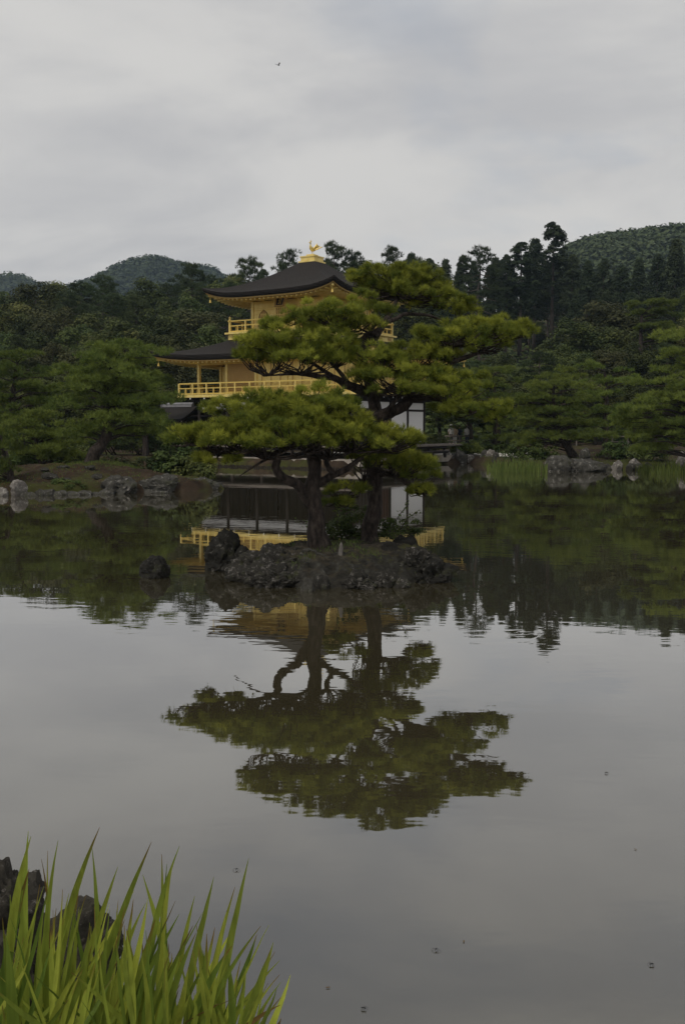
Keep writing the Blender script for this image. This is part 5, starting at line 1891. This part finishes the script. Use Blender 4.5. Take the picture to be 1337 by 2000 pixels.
def turf(label, n, seed, where, hgt, mat='reed'):
    rng = np.random.default_rng(seed)
    (x0, x1), (y0, y1) = where
    bx = rng.uniform(x0, x1, n); by = rng.uniform(y0, y1, n)
    ok = (pond_dist(bx, by) > .25) & (wob(bx, by, .8) + rng.normal(0, .5, n) > -.1)
    bx, by = bx[ok], by[ok]
    n = len(bx)
    B = np.stack([bx, by, gz(bx, by) - .01], -1)
    h = hgt * rng.uniform(.4, 1.2, n)
    T_ = B + np.stack([rng.normal(0, .45, n) * h, rng.normal(0, .45, n) * h, h], -1)
    side = unit(np.stack([np.ones(n), rng.normal(0, .6, n), np.zeros(n)], -1)) * .011
    V_ = np.stack([B - side, B + side, T_], 1).reshape(-1, 3)
    o = link('grass', np_mesh('grass', V_, np.arange(3 * n).reshape(-1, 3), M[mat], np.repeat(rng.random(n), 3)))
    tag(o, label, 'grass', kind='stuff')


turf('short yellow green grass along the ridge of the point', 9000, 74, ((-10.2, -5.8), (36.6, 39.5)), .10)
turf('sparse short grass on the brown bank of the point', 5000, 75, ((-14, -4.4), (32.3, 36.5)), .07, 'shrub_leaf')
turf('dry needle litter on the brown bank of the point', 9000, 77, ((-14, -4.4), (32.3, 38.5)), .035, 'dry_leaf')
turf('dim short grass along the far shore under the pines', 9000, 76, ((8, 24), (50.5, 62)), .12, 'shrub_leaf')

# ------------------------------------------------------------------ rail and visitors
def fence(label, x0, x1, ytop, Y, n, h=.85):
    a, b = at(x0, ytop, Y), at(x1, ytop, Y)
    R_ = empty('rail_fence', ((a.x + b.x) / 2, Y, gz1((a.x + b.x) / 2, Y)))
    tag(R_, label, 'fence')
    L_ = b.x - a.x
    zt = a.z - R_.location.z
    MB().tube([(-L_ / 2, 0, zt), (L_ / 2, 0, zt + .01)], .05, 7).build('rail', M['deck_wood'], R_, True)
    MB().tube([(-L_ / 2, 0, zt * .55), (L_ / 2, 0, zt * .55)], .04, 7).build('rail', M['deck_wood'], R_, True)
    pm = MB().tube([(0, 0, -.3), (0, 0, zt - .04)], .05, 7).mesh('post', M['deck_wood'])
    for i in range(n):
        link('post', pm, R_, (-L_ / 2 + .1 + (L_ - .2) * i / (n - 1), 0.02, 0))


fence('weathered wooden rail in front of the standing visitors', 868, 925, 852, 73.5, 3)
fence('short wooden rail seen through the leaning shore pine', 1092, 1128, 846, 72, 2)
fence('wooden rail between the dark tiered pine and the bright pine', 1192, 1228, 853, 66, 2)


def person(label, px, pyhead, Y, top, legs, hat, turn, arm):
    x = at(px, 840, Y).x
    g0 = gz1(x, Y)
    h = at(px, pyhead, Y).z - g0
    k = h / 1.66
    R_ = empty('person', (x, Y, g0), turn)
    tag(R_, label, 'person')
    J = {}
    vs, es, rs = [], [], []

    def v(name, p, r):
        J[name] = len(vs)
        vs.append(Vector(p) * k)
        rs.append(r * k)

    def e(a, b):
        es.append((J[a], J[b]))
    v('pelvis', (0, 0, .92), .125); v('waist', (0, 0, 1.06), .115); v('chest', (0, 0, 1.24), .135); v('neck0', (0, 0, 1.39), .07); v('neck', (0, -.01, 1.45), .052)
    v('jaw', (0, -.025, 1.51), .07); v('head', (0, -.015, 1.57), .088); v('crown', (0, 0, 1.625), .06)
    for a, b in (('pelvis', 'waist'), ('waist', 'chest'), ('chest', 'neck0'), ('neck0', 'neck'), ('neck', 'jaw'), ('jaw', 'head'), ('head', 'crown')):
        e(a, b)
    for s, n in ((-1, 'l'), (1, 'r')):
        v('sh' + n, (s * .17, 0, 1.34), .062)
        bend = arm if s > 0 else arm * .4
        v('el' + n, (s * .23, .02 - .06 * bend, 1.08 + .02 * bend), .042)
        v('wr' + n, (s * (.23 - .10 * bend), -.06 - .22 * bend, .86 + .16 * bend), .030)
        v('pa' + n, (s * (.225 - .12 * bend), -.08 - .26 * bend, .80 + .18 * bend), .030)
        e('chest', 'sh' + n); e('sh' + n, 'el' + n); e('el' + n, 'wr' + n); e('wr' + n, 'pa' + n)
        for q in range(5):
            v('f%d%s' % (q, n), (s * (.225 - .12 * bend) + (q - 2) * .016, -.09 - .27 * bend - (.03 if q == 0 else 0), .735 + .18 * bend + (.03 if q in (0, 4) else 0)), .009)
            e('pa' + n, 'f%d%s' % (q, n))
        v('hip' + n, (s * .09, 0, .86), .095); v('kn' + n, (s * .095, -.01, .48), .062); v('an' + n, (s * .10, .02, .08), .042); v('to' + n, (s * .11, -.14, .035), .034)
        e('pelvis', 'hip' + n); e('hip' + n, 'kn' + n); e('kn' + n, 'an' + n); e('an' + n, 'to' + n)
    me = bpy.data.meshes.new('body_cage')
    me.from_pydata(vs, es, [])
    ob = bpy.data.objects.new('body_cage', me)
    COL.objects.link(ob)
    ob.modifiers.new('Skin', 'SKIN')
    for i, sv in enumerate(me.skin_vertices[0].data):
        sv.radius = (rs[i], rs[i])
        sv.use_root = (i == 0)
    sd = ob.modifiers.new('Sub', 'SUBSURF')
    sd.levels = sd.render_levels = 1
    bpy.context.view_layer.update()
    bme = bpy.data.meshes.new_from_object(ob.evaluated_get(bpy.context.evaluated_depsgraph_get()))
    bpy.data.objects.remove(ob)
    bme.materials.clear()
    bme.materials.append(M['skin'])
    bme.polygons.foreach_set('use_smooth', [True] * len(bme.polygons))
    link('body', bme, R_)

    def shell(nm, mat, test, grow, parent=R_):
        """Clothing: the part of the body's surface that it covers, a little larger."""
        bm = bmesh.new(); bm.from_mesh(bme)
        bmesh.ops.delete(bm, geom=[f for f in bm.faces if not test(f.calc_center_median() / k)], context='FACES')
        bm.normal_update()
        for q in bm.verts:
            q.co += q.normal * grow * k
        m2 = bpy.data.meshes.new(nm); bm.to_mesh(m2); bm.free()
        m2.materials.clear(); m2.materials.append(mat)
        return link(nm, m2, parent)
    shell('shirt', top, lambda c: .84 < c.z < 1.44 and (abs(c.x) < .215 or c.z > 1.10), .018)
    shell('trousers', legs, lambda c: .10 < c.z < .93 and abs(c.x) < .19 and c.y > -.12, .016)
    mb = MB().ball((0, .018 * k, 1.60 * k), (.098 * k, .105 * k, .095 * k), 12, 7)
    mb.build('hair', M['hair'], R_, True)
    for s in (-1, 1):
        MB().ball((s * .03 * k, -.10 * k, 1.575 * k), .010 * k, 6, 4).build('eye', M['hair'], R_, True)
    MB().tube([(0, -.095 * k, 1.575 * k), (0, -.122 * k, 1.545 * k)], [.008 * k, .014 * k], 6).build('nose', M['skin'], R_, True)
    if hat is not None:
        mb = MB().tube([(0, 0, 1.60 * k), (0, 0, 1.615 * k), (0, 0, 1.62 * k), (0, 0, 1.70 * k), (0, 0, 1.725 * k)], [.21 * k, .20 * k, .115 * k, .10 * k, .06 * k], 14)
        mb.build('hat', hat, R_, True)


person('person in a white top and white sun hat behind the wooden rail', 880, 830, 74.5, M['cloth_white'], M['cloth_grey'], M['cloth_white'], .2, .6)
person('person in a beige top leaning beside the rail with dark hair', 887.5, 831, 74.6, M['cloth_beige'], M['cloth_white'], None, -.1, .9)
person('person in a navy top between the beige top and the straw hat', 897, 832, 74.8, M['cloth_navy'], M['cloth_grey'], None, .3, .4)
person('person in a pale top and straw hat standing slightly apart at the rail', 912, 830, 74.4, M['cloth_white'], M['cloth_navy'], M['straw'], -.3, .9)

# ------------------------------------------------------------------ near bank: iris leaves and the mossy rock
rock_px('boulder', 'dark mossy boulder half hidden by the iris leaves at the near bank', -130, 105, 1672, 3.75, 81, 'rock_near', .8, zb=-.1, sub=6, cuts=8, rough=.15)
rock_px('boulder', 'second dark boulder among the iris leaves, lower and wetter', 70, 226, 1768, 3.72, 82, 'rock_near', .8, zb=-.1, sub=5, cuts=8, rough=.15)

IR = empty('iris_clump', at(220, 2200, 3.1))
tag(IR, 'clump of tall bright green iris leaves growing at the near water edge', 'iris plant')
irng = random.Random(5)


def blade(bx, by, tx, ty, width, Y, bend, dry=False, nm='leaf'):
    """A sword leaf from base pixel to tip pixel at depth Y; width in pixels at its widest."""
    a, b = at(bx, by, Y), at(tx, ty, Y + irng.uniform(-.12, .12))
    off = Vector(IR.location)
    d = b - a
    L_ = d.length
    side = Vector((1, irng.uniform(-.7, .7), irng.uniform(-.1, .1))).normalized()
    side = (side - d.normalized() * side.dot(d.normalized())).normalized()
    nr = d.normalized().cross(side)
    n = 12
    wm = width * Y / F / 2
    V, Fc, tn = [], [], []
    for i in range(n + 1):
        t = i / n
        p = a + d * t + side * (bend * L_ * (t * t - t) * .8) + nr * (irng.uniform(-.002, .002) + .04 * L_ * math.sin(t * 2.2))
        wv = wm * (.80 + .35 * math.sin(min(t * 1.5, 1) * math.pi * .5)) * (1 - max(0, (t - .45) / .55) ** 1.7)
        wv = max(wv, .0006)
        p = p - off
        V += [p - side * wv, p + nr * wv * .22, p + side * wv]
        tn += [.0, .0, .0]
    for i in range(n):
        q = i * 3
        Fc += [(q, q + 1, q + 4, q + 3), (q + 1, q + 2, q + 5, q + 4)]
    tv = min(1, max(0, irng.gauss(.45, .32)))
    me = np_mesh(nm, np.array([v[:] for v in V]), Fc, M['dry_leaf' if dry else 'iris'], np.full(len(V), tv), smooth=True)
    dv = np.zeros((n + 1, 3))
    if irng.random() < .5:
        dv[-1] = 1.0
        dv[-2] = irng.uniform(0, .8)
        if irng.random() < .25:
            dv[-3:, irng.choice((0, 2))] = .8
    me.attributes.new('dry', 'FLOAT', 'POINT').data.foreach_set('value', dv.ravel().astype(np.float32))
    link(nm, me, IR)


KEY = [(60, 1990, 57, 1628, 15, 3.0), (28, 1850, 62, 1640, 14, 3.05), (8, 1960, 60, 1700, 17, 2.95), (130, 1860, 197, 1625, 13, 3.15), (112, 1960, 119, 1650, 11, 3.1), (85, 1960, 84, 1668, 8, 3.2), (185, 1900, 302, 1652, 15, 3.05), (150, 1900, 232, 1697, 12, 3.1),
       (188, 1920, 176, 1660, 10, 3.15), (300, 1900, 352, 1658, 11, 3.0), (310, 1880, 316, 1672, 8, 3.2), (330, 1920, 275, 1712, 13, 3.05), (350, 1930, 326, 1690, 8, 3.15), (318, 1910, 343, 1690, 12, 3.0), (360, 1900, 420, 1716, 12, 3.1), (345, 1860, 382, 1755, 9, 3.2),
       (425, 1980, 491, 1684, 14, 3.0), (405, 1990, 452, 1740, 11, 3.1), (440, 1900, 500, 1828, 10, 3.05), (455, 2010, 533, 1845, 15, 2.95), (480, 2030, 563, 1905, 14, 2.9), (420, 2010, 443, 1790, 10, 3.05), (435, 2010, 465, 1880, 9, 3.0), (215, 1950, 262, 1760, 11, 3.1),
       (250, 1980, 303, 1800, 16, 2.95), (110, 2000, 98, 1820, 13, 2.9), (18, 2040, 6, 1830, 22, 2.8), (270, 1990, 380, 1815, 12, 3.0), (200, 2010, 165, 1890, 13, 2.9), (62, 1960, 130, 1800, 11, 3.1), (370, 2030, 400, 1830, 14, 2.95), (300, 2020, 345, 1870, 15, 2.9)]
for kx in KEY:
    blade(kx[0] - (kx[2] - kx[0]) * .35, kx[1] + 130, kx[2], kx[3], kx[4] * 1.15, kx[5], irng.uniform(-.16, .26))
for k in range(185):
    bx = irng.uniform(-60, 470)
    env = 1690 + max(0, bx - 120) * .25 + max(0, bx - 400) * 1.0
    ty = irng.uniform(env + 40, 1970)
    tx = min(bx + irng.gauss(34, 58), 545)
    Y = irng.uniform(2.75, 3.3)
    blade(bx, irng.uniform(2060, 2160), tx, ty, irng.uniform(6, 15), Y, irng.uniform(-.25, .32))
for k in range(16):
    bx = irng.uniform(20, 400)
    blade(bx, 2050, -20 + bx * .8 + irng.choice((-1, 1)) * irng.uniform(70, 150), irng.uniform(1850, 1950), irng.uniform(8, 12), irng.uniform(2.8, 3.1), irng.uniform(-.5, .5))
blade(360, 2000, 458, 1955, 8, 2.9, .05, True, 'dry_leaf')
blade(430, 2060, 545, 1965, 9, 2.85, .25, True, 'dry_leaf')
blade(92, 1900, 82, 1680, 5, 3.1, -.2, True, 'dry_leaf')
blade(530, 2040, 548, 1992, 7, 2.85, .05, True, 'dry_leaf')

# ------------------------------------------------------------------ insects
def strider(px, py, label):
    p = on_water(px, py)
    S = empty('water_strider', (p.x, p.y, .004), irng.uniform(0, 3))
    tag(S, label, 'insect', 'water striders on the pond')
    MB().tube([(-.010, 0, .003), (-.004, 0, .004), (.005, 0, .004), (.011, 0, .003)], [.0008, .0022, .0020, .0008], 6).build('body', M['insect'], S, True)
    for s in (-1, 1):
        for a, l in ((.7, .012), (1.5, .022), (2.3, .020)):
            e = Vector((math.cos(a) * l, s * math.sin(a) * l, 0))
            MB().tube([(0, 0, .004), e * .5 + Vector((0, 0, .006)), e + Vector((0, 0, -.003))], .0005, 4).build('leg', M['insect'], S)


for k, (px, py) in enumerate(STRIDERS):
    strider(px, py, 'tiny dark water strider resting on the open water')
lrng = random.Random(3)
lm = MB().add([(-.016, 0, 0), (-.004, -.006, .002), (.010, -.004, .001), (.018, 0, .003), (.008, .005, .001), (-.006, .006, .002)], [(0, 1, 2, 3, 4, 5)]).mesh('floating_leaf', M['dry_leaf'])
for (px, py) in [(905, 1840), (1240, 1660), (595, 1480), (640, 1930)]:
    q = on_water(px, py)
    o = link('floating_leaf', lm, None, (q.x, q.y, .003), lrng.uniform(0, 6))
    o.scale = (lrng.uniform(.35, .7),) * 3
    tag(o, 'tiny dry leaf floating on the open water', 'leaf', 'dry leaves floating on the pond')
p = at(543, 127, 7.0)
DF = empty('dragonfly', p, .5)
DF.scale = (.7, .7, .7)
tag(DF, 'small dragonfly flying against the cloudy sky above the roof', 'insect')
MB().tube([(-.034, 0, .004), (-.012, 0, .001), (.0, 0, 0), (.010, 0, -.002), (.016, 0, -.003)], [.0012, .0016, .0036, .0036, .002], 6).build('body', M['insect'], DF, True)
for s in (-1, 1):
    for x0 in (.002, .009):
        MB().add([(x0 - .003, 0, .003), (x0 - .006, s * .030, .012), (x0 + .001, s * .034, .013), (x0 + .003, 0, .003)], [(0, 1, 2, 3)]).build('wing', M['wing'], DF)

# ------------------------------------------------------------------ haze
hb = MB().box((0, 620, 62), (3200, 1400, 128))
hz = hb.build('haze', None)
tag(hz, kind='stuff')
hm = bpy.data.materials.new('haze_air')
hm.use_nodes = True
hm.node_tree.nodes.clear()
ho = hm.node_tree.nodes.new('ShaderNodeOutputMaterial')
hv = hm.node_tree.nodes.new('ShaderNodeVolumePrincipled')
hv.inputs['Color'].default_value = (.62, .80, 1.0, 1)
hv.inputs['Density'].default_value = .0002
hv.inputs['Anisotropy'].default_value = .2
hm.node_tree.links.new(hv.outputs[0], ho.inputs['Volume'])
hz.data.materials.append(hm)
